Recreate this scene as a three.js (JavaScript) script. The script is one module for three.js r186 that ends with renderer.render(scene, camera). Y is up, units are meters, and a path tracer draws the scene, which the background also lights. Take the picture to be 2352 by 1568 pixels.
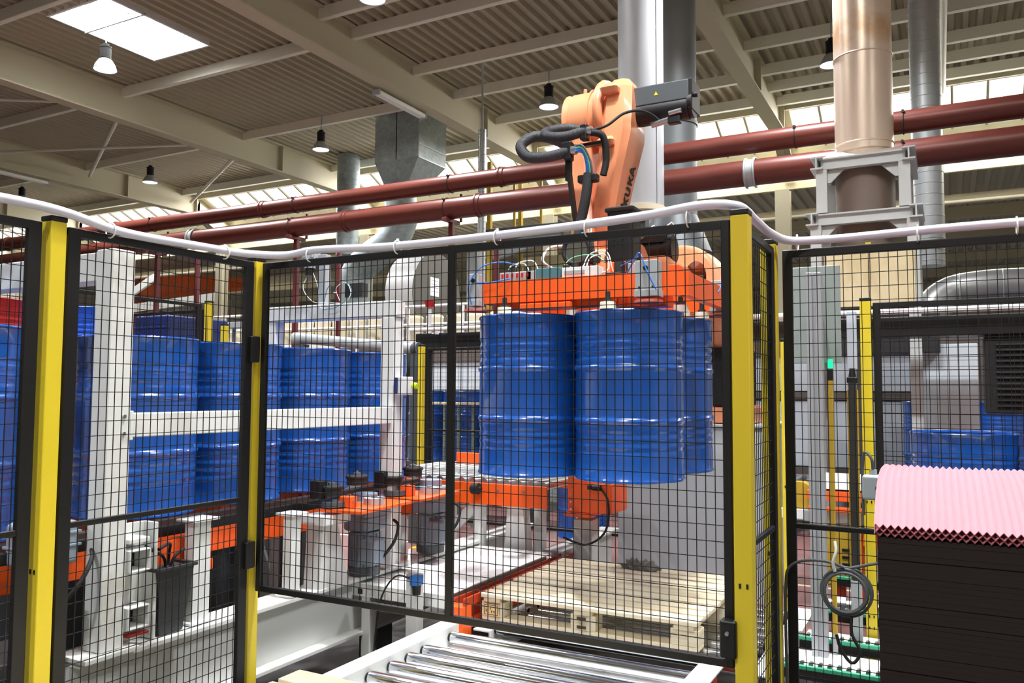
import * as THREE from 'three';
import { RoundedBoxGeometry } from 'three/addons/geometries/RoundedBoxGeometry.js';
import { mergeGeometries, toCreasedNormals } from 'three/addons/utils/BufferGeometryUtils.js';
import { RectAreaLightUniformsLib } from 'three/addons/lights/RectAreaLightUniformsLib.js';
import { FontLoader } from 'three/addons/loaders/FontLoader.js';
import { TextGeometry } from 'three/addons/geometries/TextGeometry.js';

// ---------------------------------------------------------------- camera, exposure, large lights
const scene = new THREE.Scene();
const camera = new THREE.PerspectiveCamera(45.45, 2352 / 1568, 0.05, 120);
const R = Math.PI / 180;
camera.rotation.order = 'YXZ';
camera.rotation.set(3.488 * R, 28.116 * R, 0.282 * R);
camera.position.set(0, 1.6, 0);
const renderer = new THREE.WebGLRenderer({ antialias: true });
renderer.toneMapping = THREE.LinearToneMapping;
renderer.toneMappingExposure = 1.06;
renderer.shadowMap.enabled = true;
RectAreaLightUniformsLib.init();
scene.background = new THREE.Color(0.85, 0.9, 1.0);
const SKYLIGHT = 34, GLAZING = 12, LAMP = 115;          // strengths of the daylight panels and of the high-bay lamps
const DAY = new THREE.Color(1.0, 0.985, 0.955), LAMPC = new THREE.Color(0.97, 0.97, 1.0);
function areaLight(name, w, h, pos, target, k) {
  const l = new THREE.RectAreaLight(DAY, k, w, h); l.name = name;
  l.position.set(...pos); l.lookAt(...target); scene.add(l); return l;
}

// ---------------------------------------------------------------- helpers
let seed = 7; const rnd = () => (seed = (seed * 16807) % 2147483647) / 2147483647;
const V = (x, y, z) => new THREE.Vector3(x, y, z);
const taken = {};
const numbered = (n) => { const k = taken[n] = (taken[n] ?? -1) + 1; return k ? n + '_' + String(k).padStart(3, '0') : n; };
function thing(name, label, category, pos = [0, 0, 0], turn = 0, group) {
  const o = new THREE.Group(); o.name = numbered(name); scene.add(o); o.position.set(...pos); o.rotation.y = turn;
  o.userData = { label, category }; if (group) o.userData.group = group; return o;
}
function uvm(g) {                                       // texture coordinates in metres, by the way each face points
  const q = g.index ? g.toNonIndexed() : g; const p = q.attributes.position, n = q.attributes.normal, uv = new Float32Array(p.count * 2);
  for (let i = 0; i < p.count; i += 3) {
    let nx = 0, ny = 0, nz = 0; for (let k = 0; k < 3; k++) { nx += Math.abs(n.getX(i + k)); ny += Math.abs(n.getY(i + k)); nz += Math.abs(n.getZ(i + k)); }
    for (let k = 0; k < 3; k++) { const j = i + k; let u, v;
      if (ny >= nx && ny >= nz) { u = p.getX(j); v = p.getZ(j); } else if (nx >= nz) { u = p.getZ(j); v = p.getY(j); } else { u = p.getX(j); v = p.getY(j); }
      uv[2 * j] = u; uv[2 * j + 1] = v; }
  }
  q.setAttribute('uv', new THREE.BufferAttribute(uv, 2)); return q;
}
const clean = (g) => { const q = g.index ? g.toNonIndexed() : g.clone(); for (const k of Object.keys(q.attributes)) if (!['position', 'normal', 'uv'].includes(k)) q.deleteAttribute(k);
  if (!q.attributes.uv) q.setAttribute('uv', new THREE.BufferAttribute(new Float32Array(q.attributes.position.count * 2), 2)); return q; };
const merge = (gs) => gs.length === 1 ? gs[0] : mergeGeometries(gs.map(clean), false);
function part(name, g, m, parent, kind) {
  if (Array.isArray(g)) g = merge(g); if (m.userData.metric) g = uvm(g);
  const o = new THREE.Mesh(g, m); o.name = name; o.castShadow = o.receiveShadow = true; (parent ?? scene).add(o); if (kind) o.userData.kind = kind; return o;
}
function solo(name, g, m, label, category, group) { const o = part(numbered(name), g, m); o.userData = { label, category }; if (group) o.userData.group = group; return o; }
function struct(name, g, m, label) { const o = part(numbered(name), g, m); o.userData = { kind: 'structure', label, category: name.split('_')[0] }; return o; }
const bx = (w, h, d, x = 0, y = 0, z = 0) => new THREE.BoxGeometry(w, h, d).translate(x, y, z);
const rb = (w, h, d, x = 0, y = 0, z = 0, r = 0.004) => new RoundedBoxGeometry(w, h, d, 1, Math.min(r, w * .49, h * .49, d * .49)).translate(x, y, z);
const b2 = (x0, x1, y0, y1, z0, z1, r = 0) => { const f = r ? rb : bx; return f(Math.abs(x1 - x0), Math.abs(y1 - y0), Math.abs(z1 - z0), (x0 + x1) / 2, (y0 + y1) / 2, (z0 + z1) / 2, r); };
const cy = (r, h, x = 0, y = 0, z = 0, ax = 'y', r2 = r, n = 24) => { const g = new THREE.CylinderGeometry(r2, r, h, n); if (ax === 'x') g.rotateZ(-Math.PI / 2); if (ax === 'z') g.rotateX(Math.PI / 2); return g.translate(x, y, z); };
const tube = (pts, r, seg = 40, n = 8, closed = false) => new THREE.TubeGeometry(new THREE.CatmullRomCurve3(pts.map((p) => V(...p)), closed), seg, r, n, closed);
const lathe = (pts, n = 32) => new THREE.LatheGeometry(pts.map((p) => new THREE.Vector2(p[0], p[1])), n);
const torus = (r, t, x, y, z, ax = 'y', n = 32) => { const g = new THREE.TorusGeometry(r, t, 8, n); if (ax === 'y') g.rotateX(Math.PI / 2); if (ax === 'x') g.rotateY(Math.PI / 2); return g.translate(x, y, z); };
function bar(a, b, w, h = w) {                          // rectangular bar between two points
  const A = V(...a), Bq = V(...b), d = Bq.clone().sub(A), L = d.length(); const g = new THREE.BoxGeometry(w, h, L);
  const m = new THREE.Matrix4().lookAt(Bq, A, Math.abs(d.y) / L > .99 ? V(1, 0, 0) : V(0, 1, 0)); m.setPosition(A.add(Bq).multiplyScalar(.5)); return g.applyMatrix4(m);
}
function rod(a, b, r, n = 12) { const A = V(...a), B = V(...b), d = B.clone().sub(A); const g = new THREE.CylinderGeometry(r, r, d.length(), n);
  g.applyQuaternion(new THREE.Quaternion().setFromUnitVectors(V(0, 1, 0), d.clone().normalize())); return g.translate(...A.add(B).multiplyScalar(.5).toArray()); }
function loft(rings, crease = 0.5) {                    // rings: arrays of [x,y,z] of equal length; ends closed
  const n = rings[0].length, pos = []; const tri = (a, b, c) => pos.push(...a, ...b, ...c);
  for (let i = 0; i + 1 < rings.length; i++) for (let j = 0; j < n; j++) { const k = (j + 1) % n, a = rings[i][j], b = rings[i][k], c = rings[i + 1][j], d = rings[i + 1][k]; tri(a, b, c); tri(b, d, c); }
  const cap = (r, f) => { const c = [0, 1, 2].map((q) => r.reduce((s, p) => s + p[q], 0) / n); for (let j = 0; j < n; j++) { const k = (j + 1) % n; f ? tri(c, r[j], r[k]) : tri(c, r[k], r[j]); } };
  cap(rings[0], false); cap(rings[rings.length - 1], true);
  const g = new THREE.BufferGeometry(); g.setAttribute('position', new THREE.Float32BufferAttribute(pos, 3)); g.computeVertexNormals(); return toCreasedNormals(g, crease);
}
function prism(pts, h, ax = 'z') {                      // outline in the plane across the axis, thickness h from 0
  const s = new THREE.Shape(pts.map((p) => new THREE.Vector2(p[0], p[1]))); const g = new THREE.ExtrudeGeometry(s, { depth: h, bevelEnabled: false });
  if (ax === 'x') g.rotateY(Math.PI / 2);               // outline x -> -z
  return g;
}
const ibeam = (len, w, h, t, ax) => { const gs = [bx(w, t, len, 0, h - t / 2, 0), bx(w, t, len, 0, t / 2, 0), bx(t, h - 2 * t, len, 0, h / 2, 0)]; const g = merge(gs); if (ax === 'x') g.rotateY(Math.PI / 2); if (ax === 'y') g.rotateX(-Math.PI / 2); return g; };

// ---------------------------------------------------------------- textures
function fbm2(size, oct, per, sd) {                     // tiling value noise, 0..1
  let s = sd; const rr = () => (s = (s * 16807) % 2147483647) / 2147483647; const out = new Float32Array(size * size); let amp = 1, tot = 0;
  for (let o = 0; o < oct; o++) { const P = per << o, G = new Float32Array(P * P).map(rr);
    for (let y = 0; y < size; y++) for (let x = 0; x < size; x++) { const fx = x / size * P, fy = y / size * P, ix = Math.floor(fx), iy = Math.floor(fy); let u = fx - ix, v = fy - iy; u = u * u * (3 - 2 * u); v = v * v * (3 - 2 * v);
      const a = G[iy % P * P + ix % P], b = G[iy % P * P + (ix + 1) % P], c = G[(iy + 1) % P * P + ix % P], d = G[(iy + 1) % P * P + (ix + 1) % P];
      out[y * size + x] += amp * (a + (b - a) * u + (c - a) * v + (a - b - c + d) * u * v); } tot += amp; amp *= .55; }
  return out.map((v) => v / tot);
}
function tex(size, fn, metres = 1, srgb = true) {
  const d = new Uint8Array(size * size * 4); for (let y = 0; y < size; y++) for (let x = 0; x < size; x++) { const c = fn(x, y, y * size + x); const i = 4 * (y * size + x); d[i] = c[0]; d[i + 1] = c[1]; d[i + 2] = c[2]; d[i + 3] = 255; }
  const t = new THREE.DataTexture(d, size, size); t.wrapS = t.wrapT = THREE.RepeatWrapping; t.magFilter = THREE.LinearFilter; t.minFilter = THREE.LinearMipmapLinearFilter; t.generateMipmaps = true; if (srgb) t.colorSpace = THREE.SRGBColorSpace; t.repeat.set(1 / metres, 1 / metres); t.needsUpdate = true; return t;
}
const N1 = fbm2(256, 5, 4, 11), N2 = fbm2(256, 4, 16, 23), N3 = fbm2(256, 5, 3, 57);
const mixc = (a, b, t) => [0, 1, 2].map((i) => Math.max(0, Math.min(255, a[i] + (b[i] - a[i]) * t)));
const T = {};
T.wood = (sd) => { const q = fbm2(256, 4, 4, sd); return tex(256, (x, y) => { const n = q[((y * 8) % 256) * 256 + (x >> 1)], k = N2[((y * 3 + 40 * sd) % 256) * 256 + ((x >> 2) + 31) % 256]; const g = Math.sin((y + 22 * n) * .55) * .5 + .5; return mixc([238, 227, 200], [196, 170, 126], Math.min(1, .18 * g + .9 * Math.max(0, n - .42) + .35 * Math.max(0, k - .5))); }, .55); };
T.galv = tex(256, (x, y, i) => { const v = 172 + 40 * (N2[i] - .5) + 40 * (N1[i] - .5); return [v, v + 8, v + 10]; }, .9);
T.dark = tex(256, (x, y, i) => mixc([74, 72, 70], [50, 49, 48], Math.min(1, Math.max(0, 1.8 * (N1[i] - .4) + .8 * (N2[i] - .5)))), 2.6);
T.floor = tex(256, (x, y, i) => mixc([132, 92, 88], [98, 76, 74], Math.min(1, Math.max(0, 1.6 * (N1[i] - .4) + .7 * (N2[i] - .5)))), 3.5);
T.rough = tex(256, (x, y, i) => { const v = 120 + 160 * (N1[i] - .5) + 60 * (N2[i] - .5); return [v, v, v]; }, 1, false);
T.scuff = tex(256, (x, y, i) => mixc([255, 255, 255], [196, 190, 178], Math.max(0, Math.min(1, 3 * (N3[i] - .56) + 1.2 * (N2[i] - .62)))), 1.3);
T.flue = tex(256, (x, y, i) => { const st = fbmS(x, y); return mixc(mixc([228, 216, 204], [188, 146, 98], Math.max(0, Math.min(1, 3.4 * (N3[i] - .53)))), [140, 94, 54], Math.max(0, Math.min(1, st))); }, 1.4);
function fbmS(x, y) { const k = N1[((y >> 3) * 256 + x * 3 % 256) % 65536]; return 3 * (k - .62); }
T.speck = tex(256, (x, y, i) => mixc([246, 247, 246], [205, 208, 206], Math.max(0, Math.min(1, 4 * (N2[i] - .53) + 1.5 * (N1[i] - .55)))), .9);
T.ply = tex(256, (x, y, i) => mixc([232, 216, 176], [206, 184, 136], Math.max(0, Math.min(1, 1.6 * (N1[(y % 256) * 256 + (x * 2) % 256] - .4)))), 1.1);

// ---------------------------------------------------------------- materials
function M(c, rough = .5, metal = 0, o = {}) { const { map, metric, clearcoat, ...rest } = o; const m = clearcoat !== undefined ? new THREE.MeshPhysicalMaterial({ color: c, roughness: rough, metalness: metal, clearcoat, clearcoatRoughness: .08, ...rest }) : new THREE.MeshStandardMaterial({ color: c, roughness: rough, metalness: metal, ...rest }); if (map) m.map = map; if (map || metric) m.userData.metric = true; return m; }
const m = {
  floor: M(0xffffff, .6, 0, { map: T.dark }), lane: M(0xffffff, .5, 0, { map: T.floor }), deck: M(0xa89e88, .62), girder: M(0xbdb59c, .6), purlin: M(0xe6e4d6, .6), annexDeck: M(0xb8b09e, .4, .2),
  wall: M(0xc9c5b4, .85), fascia: M(0xe6dcb4, .8), black: M(0x0d0d0e, .45), blackMatte: M(0x161617, .8), rubber: M(0x1b1b1c, .7), yellow: M(0xdcc52c, .42), yellowDull: M(0xb8972a, .5),
  blue: M(0x144ea0, .26, 0, { clearcoat: .75 }), blueDark: M(0x142a66, .5), bluePlastic: M(0x1f5fe0, .4), red: M(0xa01414, .5), redDrum: M(0xa81818, .35),
  orange: M(0xf8601a, .4), orangeDark: M(0xb5380f, .55), robot: M(0xf2a074, .36, 0, { clearcoat: .3 }), white: M(0xdfe2df, .5, 0, { map: T.scuff }), whitePlain: M(0xe8eae8, .5), plate: M(0xffffff, .55, 0, { map: T.speck }),
  grey: M(0xa7adb0, .5), greyDark: M(0x4c5256, .5), motor: M(0x8692a0, .45), steel: M(0xb9bdc0, .28, .9), chrome: M(0xd6d9dc, .16, 1), dark: M(0x2a2a2b, .6), galv: M(0xe4eaeb, .42, .15, { map: T.galv }), galvPlain: M(0xb4babb, .36, .35),
  pipe: M(0x6a342b, .36, .1), flue: M(0xfff4ea, .32, .3, { map: T.flue }), flueBrown: M(0x77675c, .55), ply: M(0xffffff, .7, 0, { map: T.ply }), cream: M(0xe6ddc0, .55), creamDark: M(0x8f7c5c, .7),
  conduit: M(0xdcdcea, .4), tie: M(0xeeeeea, .5), hose: M(0x3c3e42, .55), cableBlue: M(0x2a6fc4, .45), cableGreen: M(0x6fb58c, .45), cableWhite: M(0xd8dcdc, .5), cableGrey: M(0x55595c, .55),
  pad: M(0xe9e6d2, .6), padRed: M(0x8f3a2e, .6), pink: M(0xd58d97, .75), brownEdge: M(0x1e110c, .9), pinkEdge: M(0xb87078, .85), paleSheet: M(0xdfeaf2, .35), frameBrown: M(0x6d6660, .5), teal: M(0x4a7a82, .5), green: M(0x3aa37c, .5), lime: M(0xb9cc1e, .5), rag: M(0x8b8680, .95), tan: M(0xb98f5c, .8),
  glow: new THREE.MeshStandardMaterial({ color: 0xffffff, emissive: 0xffffff, emissiveIntensity: 1.6, roughness: .6 }),
  lampGlow: new THREE.MeshStandardMaterial({ color: 0xffffff, emissive: 0xf2f0ff, emissiveIntensity: 5, roughness: .5 }),
  ledGreen: new THREE.MeshStandardMaterial({ color: 0x0a6a40, emissive: 0x18e090, emissiveIntensity: 1.6 }), ledRed: M(0xc81e22, .4), whiteGloss: M(0xf2f3f2, .3),
};
const woods = [3, 17, 29].map((s) => M(0xffffff, .72, 0, { map: T.wood(s) }));

// ---------------------------------------------------------------- the hall
const GX = [-33.2, -27.2, -21.2, -15.15, -9.05, -3.1, 2.9, 8.9];      // roof girders
const DECK = 7.92, ZEND = -18.05, XL = -33.4, XR = 9.2, ZB = 9;
struct('floor', [bx(XR - XL + .4, .25, 52, (XL + XR) / 2, -.125, -17)], m.floor, 'dark worn concrete floor of the hall');
struct('floor_lane', [bx(XR - XL, .004, 4.2, (XL + XR) / 2, .002, -7.9)], m.lane, 'red painted floor lane behind the robot');
struct('floor_marking', [bx(XR - XL, .002, .05, (XL + XR) / 2, .005, -7.2)], m.cream, 'pale line along the red floor lane');
struct('wall_left', [b2(XL - .3, XL, 0, 8.6, -42.2, ZB)], m.wall, 'pale side wall of the hall at the far end of the bays');
struct('wall_right', [b2(XR, XR + .3, 0, 8.6, -42.2, ZB)], m.wall, 'pale side wall of the hall');
struct('wall_back', [b2(XL, XR, 0, 8.6, ZB, ZB + .3)], m.wall, 'pale wall closing the hall');
struct('wall_front', [b2(XL, XR, 0, 7, -42.4, -42.1)], m.wall, 'pale far wall of the low annex');
// corrugated deck with openings for the skylights
const SKY = [[-12.58, -9.22, 1.46, 2.06], [-.2, -2.6, 1.46, 2.06], [-.2, 3.4, 1.46, 2.06], [4.6, -2.6, 1.46, 2.06], [-6.2, -5.4, 1.46, 2.06]];
function deck(x0, x1, z0, z1, y, pitch, depth, holes) {
  const pos = []; const quad = (a, b, c, d) => pos.push(...a, ...b, ...c, ...a, ...c, ...d);
  const n = Math.round((x1 - x0) / pitch), p = (x1 - x0) / n;
  for (let i = 0; i < n; i++) {
    const a = x0 + i * p, prof = [[a, y], [a + .36 * p, y], [a + .5 * p, y + depth], [a + .86 * p, y + depth], [a + p, y]];
    let iv = [[z0, z1]];
    for (const [hx, hz, w, d] of holes) if (a + p > hx - w / 2 && a < hx + w / 2) iv = iv.flatMap(([s, e]) => s > hz + d / 2 && e < hz - d / 2 ? [[s, hz + d / 2], [hz - d / 2, e]] : [[s, e]]);
    for (const [s, e] of iv) for (let k = 0; k < 4; k++) { const [xa, ya] = prof[k], [xb, yb] = prof[k + 1]; quad([xa, ya, s], [xb, yb, s], [xb, yb, e], [xa, ya, e]); quad([xa, ya + .006, e], [xb, yb + .006, e], [xb, yb + .006, s], [xa, ya + .006, s]); }
  }
  const g = new THREE.BufferGeometry(); g.setAttribute('position', new THREE.Float32BufferAttribute(pos, 3)); g.computeVertexNormals(); return g;
}
{
  const holes = SKY;
  struct('ceiling', deck(XL, XR, ZB, ZEND, DECK, .215, .075, holes), m.deck, 'beige corrugated steel roof deck over the hall');
  struct('ceiling_annex', deck(XL, XR, -19.5, -42.2, 6.35, .27, .07, []), m.annexDeck, 'grey corrugated steel ceiling of the low annex');
  const lid = new THREE.Shape([[XL, ZB], [XR, ZB], [XR, -18.2], [XL, -18.2]].map((q) => new THREE.Vector2(q[0], -q[1])));
  for (const [hx, hz, w, d] of holes) lid.holes.push(new THREE.Path([[hx - w / 2, hz - d / 2], [hx + w / 2, hz - d / 2], [hx + w / 2, hz + d / 2], [hx - w / 2, hz + d / 2]].map((q) => new THREE.Vector2(q[0], -q[1]))));
  const lg = new THREE.ExtrudeGeometry(lid, { depth: .12, bevelEnabled: false }).rotateX(-Math.PI / 2).translate(0, DECK + .09, 0);
  struct('roof_slab', lg, m.wall, 'roof build-up above the corrugated deck');
  struct('roof_slab', [b2(XL, XR, 6.45, 6.6, -42.3, -19.5)], m.wall, 'roof build-up above the annex ceiling');
}
GX.forEach((x) => { if (x > -33) {
  const g = [ibeam(ZB + 18.2, .3, .72, .03).translate(x, 7.2, (ZB - 18.2) / 2)];
  // the knee: the girder bends down along the sloping glazing
  g.push(bar([x, 7.52, -18.1], [x, 6.85, -19.42], .03, .72), bar([x, 7.2, -18.05], [x, 6.5, -19.42], .3, .03), bar([x, 7.85, -18.05], [x, 7.18, -19.42], .3, .03));
  for (const z of [-15.5, -18]) g.push(bx(.26, .66, .02, x, 7.56, z));
  struct('roof_girder', g, m.girder, 'beige painted steel roof girder');
  struct('column', [bx(.32, 6.25, .03, x - .15, 3.125, -19.2), bx(.32, 6.25, .03, x - .15, 3.125, -19.44), bx(.03, 6.25, .24, x - .15, 3.125, -19.32)], m.girder, 'cream painted steel building column');
} });
const PUR = (x) => x < -9.2 ? [3.1, -.4, -4.4, -7.7, -10.95, -14.28, -17.55] : x < -3.2 ? [2.2, -.3, -5.2, -7.6, -10.1, -10.95, -12.8, -14.28, -16.1, -17.6] : [2.2, -.3, -5.4, -8.4, -11.35, -13.05, -14.6, -15.9, -16.85, -17.75];
for (let i = 0; i + 1 < GX.length; i++) { const x0 = GX[i], x1 = GX[i + 1]; for (const z of PUR(x0 + .5)) struct('roof_purlin', merge([bx(x1 - x0 - .04, .2, .012, (x0 + x1) / 2, DECK - .1, z + .05), bx(x1 - x0 - .04, .012, .1, (x0 + x1) / 2, DECK - .194, z), bx(x1 - x0 - .04, .012, .1, (x0 + x1) / 2, DECK - .006, z)]), m.purlin, 'pale steel roof purlin under the corrugated deck'); }
const brace = (a, b, r = .03) => struct('roof_brace', rod(a, b, r, 8), m.purlin, 'thin pale bracing rod under the roof deck');
brace([-15.3, 7.4, -11.0], [-20.9, 7.5, -14.15], .04); brace([-20.9, 7.5, -11.6], [-15.3, 7.3, -13.0], .035); brace([-15.3, 7.3, -14.15], [-20.9, 7.5, -17.6], .045); brace([-20.9, 7.4, -6.6], [-15.3, 7.35, -10.0], .035); brace([.12, 7.55, -9.4], [.05, 7.55, -17.9], .055);
// skylights: white wells with a glowing milky dome pane
SKY.forEach(([x, z, w, d], i) => {
  const o = thing('window_' + (i + 1), i ? 'white skylight well above the packing cell' : 'bright white skylight in the corrugated roof', 'skylight'); o.userData.kind = 'structure'; o.position.set(x, DECK, z);
  const H = .62, t = .04; part('well', [bx(t, H, d + 2 * t, -w / 2 - t / 2, H / 2 - .01, 0), bx(t, H, d + 2 * t, w / 2 + t / 2, H / 2 - .01, 0), bx(w, H, t, 0, H / 2 - .01, -d / 2 - t / 2), bx(w, H, t, 0, H / 2 - .01, d / 2 + t / 2)], m.whitePlain, o);
  part('frame', [bx(t, t, d, 0, H - .06, 0), bx(w, .03, .03, 0, H - .06, d * .2), bx(.05, .06, d, -w / 2 + .03, H - .06, 0), bx(.05, .06, d, w / 2 - .03, H - .06, 0)], m.grey, o);
  part('opener', [rod([.02, H - .1, .1], [.02, H - .34, .1], .03), bx(.1, .12, .2, .02, H - .14, .1)], m.grey, o);
  part('pane', bx(w, .02, d, 0, H, 0), m.glow, o);
  areaLight('skylight_' + i, w - .1, d - .1, [x, DECK + H - .16, z], [x, 0, z], SKYLIGHT);
});
// sloping glazing between the high roof and the annex
const ga = [7.86, -18.12], gb = [7.25, -19.4];
for (let i = 0; i + 1 < GX.length; i++) {
  const x0 = GX[i] + .16, x1 = GX[i + 1] - .16, n = 9, w = (x1 - x0) / n;
  const o = thing('window_' + (i + 10), 'bright sloping strip window under the roof edge', 'window', [0, 0, 0], 0, 'sloping glazing strips'); o.userData.kind = 'structure';
  const pane = (xa, xb, ta, tb) => { const ya = ga[0] + (gb[0] - ga[0]) * ta, yb = ga[0] + (gb[0] - ga[0]) * tb, za = ga[1] + (gb[1] - ga[1]) * ta, zb = ga[1] + (gb[1] - ga[1]) * tb; const c = [(xa + xb) / 2, (ya + yb) / 2, (za + zb) / 2]; return bar([c[0], ya, za], [c[0], yb, zb], xb - xa, .012); };
  for (let k = 0; k < n; k++) for (const [ta, tb] of [[0, .5], [.5, 1]]) part('pane', pane(x0 + k * w, x0 + (k + 1) * w, ta, tb), m.glow, o);
  for (let k = 0; k <= n; k++) part('mullion', bar([x0 + k * w, ga[0] - .03, ga[1] + .01], [x0 + k * w, gb[0] - .03, gb[1] + .01], .045, .06), m.girder, o);
  part('transom', bx(x1 - x0, .04, .04, (x0 + x1) / 2, (ga[0] + gb[0]) / 2 - .03, (ga[1] + gb[1]) / 2), m.girder, o);
  areaLight('glazing_' + i, x1 - x0, 1.35, [(x0 + x1) / 2, (ga[0] + gb[0]) / 2 - .14, (ga[1] + gb[1]) / 2 + .06], [(x0 + x1) / 2, (ga[0] + gb[0]) / 2 - 2.3, (ga[1] + gb[1]) / 2 + 1.05], GLAZING);
}
struct('trim_1', [b2(XL, XR, 6.3, 7.27, -19.56, -19.46)], m.fascia, 'cream eaves beam below the sloping glazing');
struct('trim_2', [b2(XL, XR, 7.7, 7.92, -18.12, -18.02)], m.girder, 'beige edge beam at the top of the glazing');
struct('annex_beam', [b2(XL, XR, 5.72, 5.9, -20.0, -19.86), rod([XL, 5.7, -19.78], [XR, 5.7, -19.78], .05)], m.girder, 'beige beam and pipe along the mouth of the annex');
for (const z of [-23.5, -27, -31, -35, -39]) struct('annex_beam', [b2(XL, XR, 6.05, 6.35, z - .06, z + .06)], m.girder, 'beige beam across the annex ceiling');

// ---------------------------------------------------------------- lamps
function highBay(pos, label, group, small) {
  const o = thing('high_bay_lamp', label, 'lamp', pos, 0, group);
  part('reflector', lathe([[.07, .2], [.11, .17], [.165, .08], [.19, 0], [.185, 0], [.16, .078], [.105, .165], [.07, .19]], 28), m.galvPlain, o);
  part('bulb', lathe([[0, .03], [.1, .03], [.18, .012], [.18, .008], [.1, .0], [0, -.012]].reverse(), 28), m.lampGlow, o);
  part('housing', [cy(.09, .2, 0, .3, 0), cy(.096, .02, 0, .4, 0), cy(.05, .06, 0, .43, 0)], m.blackMatte, o);
  part('hook', rod([0, .45, 0], [0, (pos[2] < -19.6 ? 6.425 : DECK + .01) - pos[1], 0], .012, 6), m.grey, o);
  if (pos[0] === -12.75) part('crossbar', rb(1.6, .03, .03, .2, DECK - pos[1] - .02, 0), m.grey, o);
  const l = new THREE.SpotLight(LAMPC, LAMP * (small ? 2.2 : 1), 0, 70 * R, .6); l.name = 'high_bay'; l.position.set(pos[0], pos[1] - .03, pos[2]); l.target.position.set(pos[0], 0, pos[2]); l.castShadow = true; l.shadow.radius = 8; scene.add(l, l.target);
}
for (const [x, z, lab] of [[-12.75, -8.85, 'high-bay lamp hanging in front of the bright skylight'], [-12.6, -14.2, 'high-bay lamp hanging above the twin red pipes beside the galvanized hopper'], [-18.7, -14.4, 'high-bay lamp hanging between two thin roof braces'], [-6.72, -14.05, 'high-bay lamp hanging beside the orange robot joint'], [-7.05, -8.95, 'high-bay lamp hanging close under the roof beside twin purlins'], [-1.6, -14.4, 'high-bay lamp half hidden behind the stained flue'], [-24.1, -14.2, 'high-bay lamp just above the white conduit on the fence']]) highBay([x, 7.12, z], lab, 'high-bay lamps');
for (const [x, z] of [[-1.4, -8.6], [-7, -3.2], [-1.4, -3.2], [-7, 3], [-1.4, 3], [-12.7, -3.2], [4.4, -3.2]]) highBay([x, 7.12, z], 'high-bay lamp hanging above the packing cell', 'high-bay lamps over the cell');
for (const [x, y, z, c, lab] of [[-9.2, 7.16, -12.6, 1, 'unlit tube light under the girder beside the galvanized hopper'], [-21.2, 7.16, -12.4, 1, 'unlit tube light under the far girder']]) { const o = thing('tube_light', lab, 'light', [x, y, z]); part('housing', rb(.16, .08, 1.5, 0, -.05, 0, .02), m.whitePlain, o); for (const z of [-.76, .76]) part('cap', rb(.17, .1, .04, 0, -.05, z), m.grey, o); }

// ---------------------------------------------------------------- drums
const drumProfile = [[0, .012], [.27, .012], [.276, .004], [.286, 0], [.2925, .004], [.2925, .014], [.2875, .02], [.287, .1], [.287, .135]];
const wave = (y0, y1, n, a) => { for (let i = 0; i <= n * 6; i++) drumProfile.push([.287 - a * .5 + a * .5 * Math.cos(i / 6 * 2 * Math.PI), y0 + (y1 - y0) * i / (n * 6)]); };
wave(.14, .265, 3, .005); drumProfile.push([.287, .285]); for (let i = 0; i <= 8; i++) drumProfile.push([.2865 + .009 * Math.sin(i / 8 * Math.PI), .292 + .034 * i / 8]);
drumProfile.push([.287, .34], [.287, .56]); for (let i = 0; i <= 8; i++) drumProfile.push([.2865 + .009 * Math.sin(i / 8 * Math.PI), .566 + .034 * i / 8]);
drumProfile.push([.287, .612]); wave(.625, .75, 3, .005); drumProfile.push([.287, .77], [.287, .858], [.2925, .866], [.2935, .874], [.289, .88], [.281, .878], [.278, .866]);
const drumBody = toCreasedNormals(lathe(drumProfile, 56), .7), drumLid = lathe([[.279, .862], [.2, .856], [.19, .862], [0, .862]], 40);
function drum(pos, label, group, mat = m.blue, s = 1) {
  const o = thing('steel_drum', label, 'drum', pos, 0, group); o.scale.setScalar(s);
  part('body', drumBody, mat, o); const lid = part('lid', drumLid, mat, o); part('bung', cy(.03, .012, .19, .87, 0), mat, lid); return o;
}
const ROWX = -3.65;
[[-1.87, 'blue steel drum at the start of the conveyor row behind the yellow fence post'], [-2.78, 'blue steel drum crossed by the white portal post on the conveyor'], [-3.38, 'blue steel drum second in the touching row behind the fence corner'], [-4.0, 'blue steel drum third in the touching row on the drum conveyor'], [-4.63, 'blue steel drum at the far end of the touching row beside the white portal post']].forEach(([z, l]) => drum([ROWX, .98, z], l, 'drums on the infeed conveyor'));
[[-2.1, -4.15, 'blue steel drum hanging under the gripper beside the row of drums'], [-1.505, -4.15, 'blue steel drum hanging at the front corner of the gripper'], [-1.505, -4.745, 'blue steel drum hanging behind the front corner of the gripper'], [-2.1, -4.745, 'blue steel drum hanging at the rear corner of the gripper']].forEach(([x, z, l]) => drum([x, 1.14, z], l, 'drums held by the robot gripper'));

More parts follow.
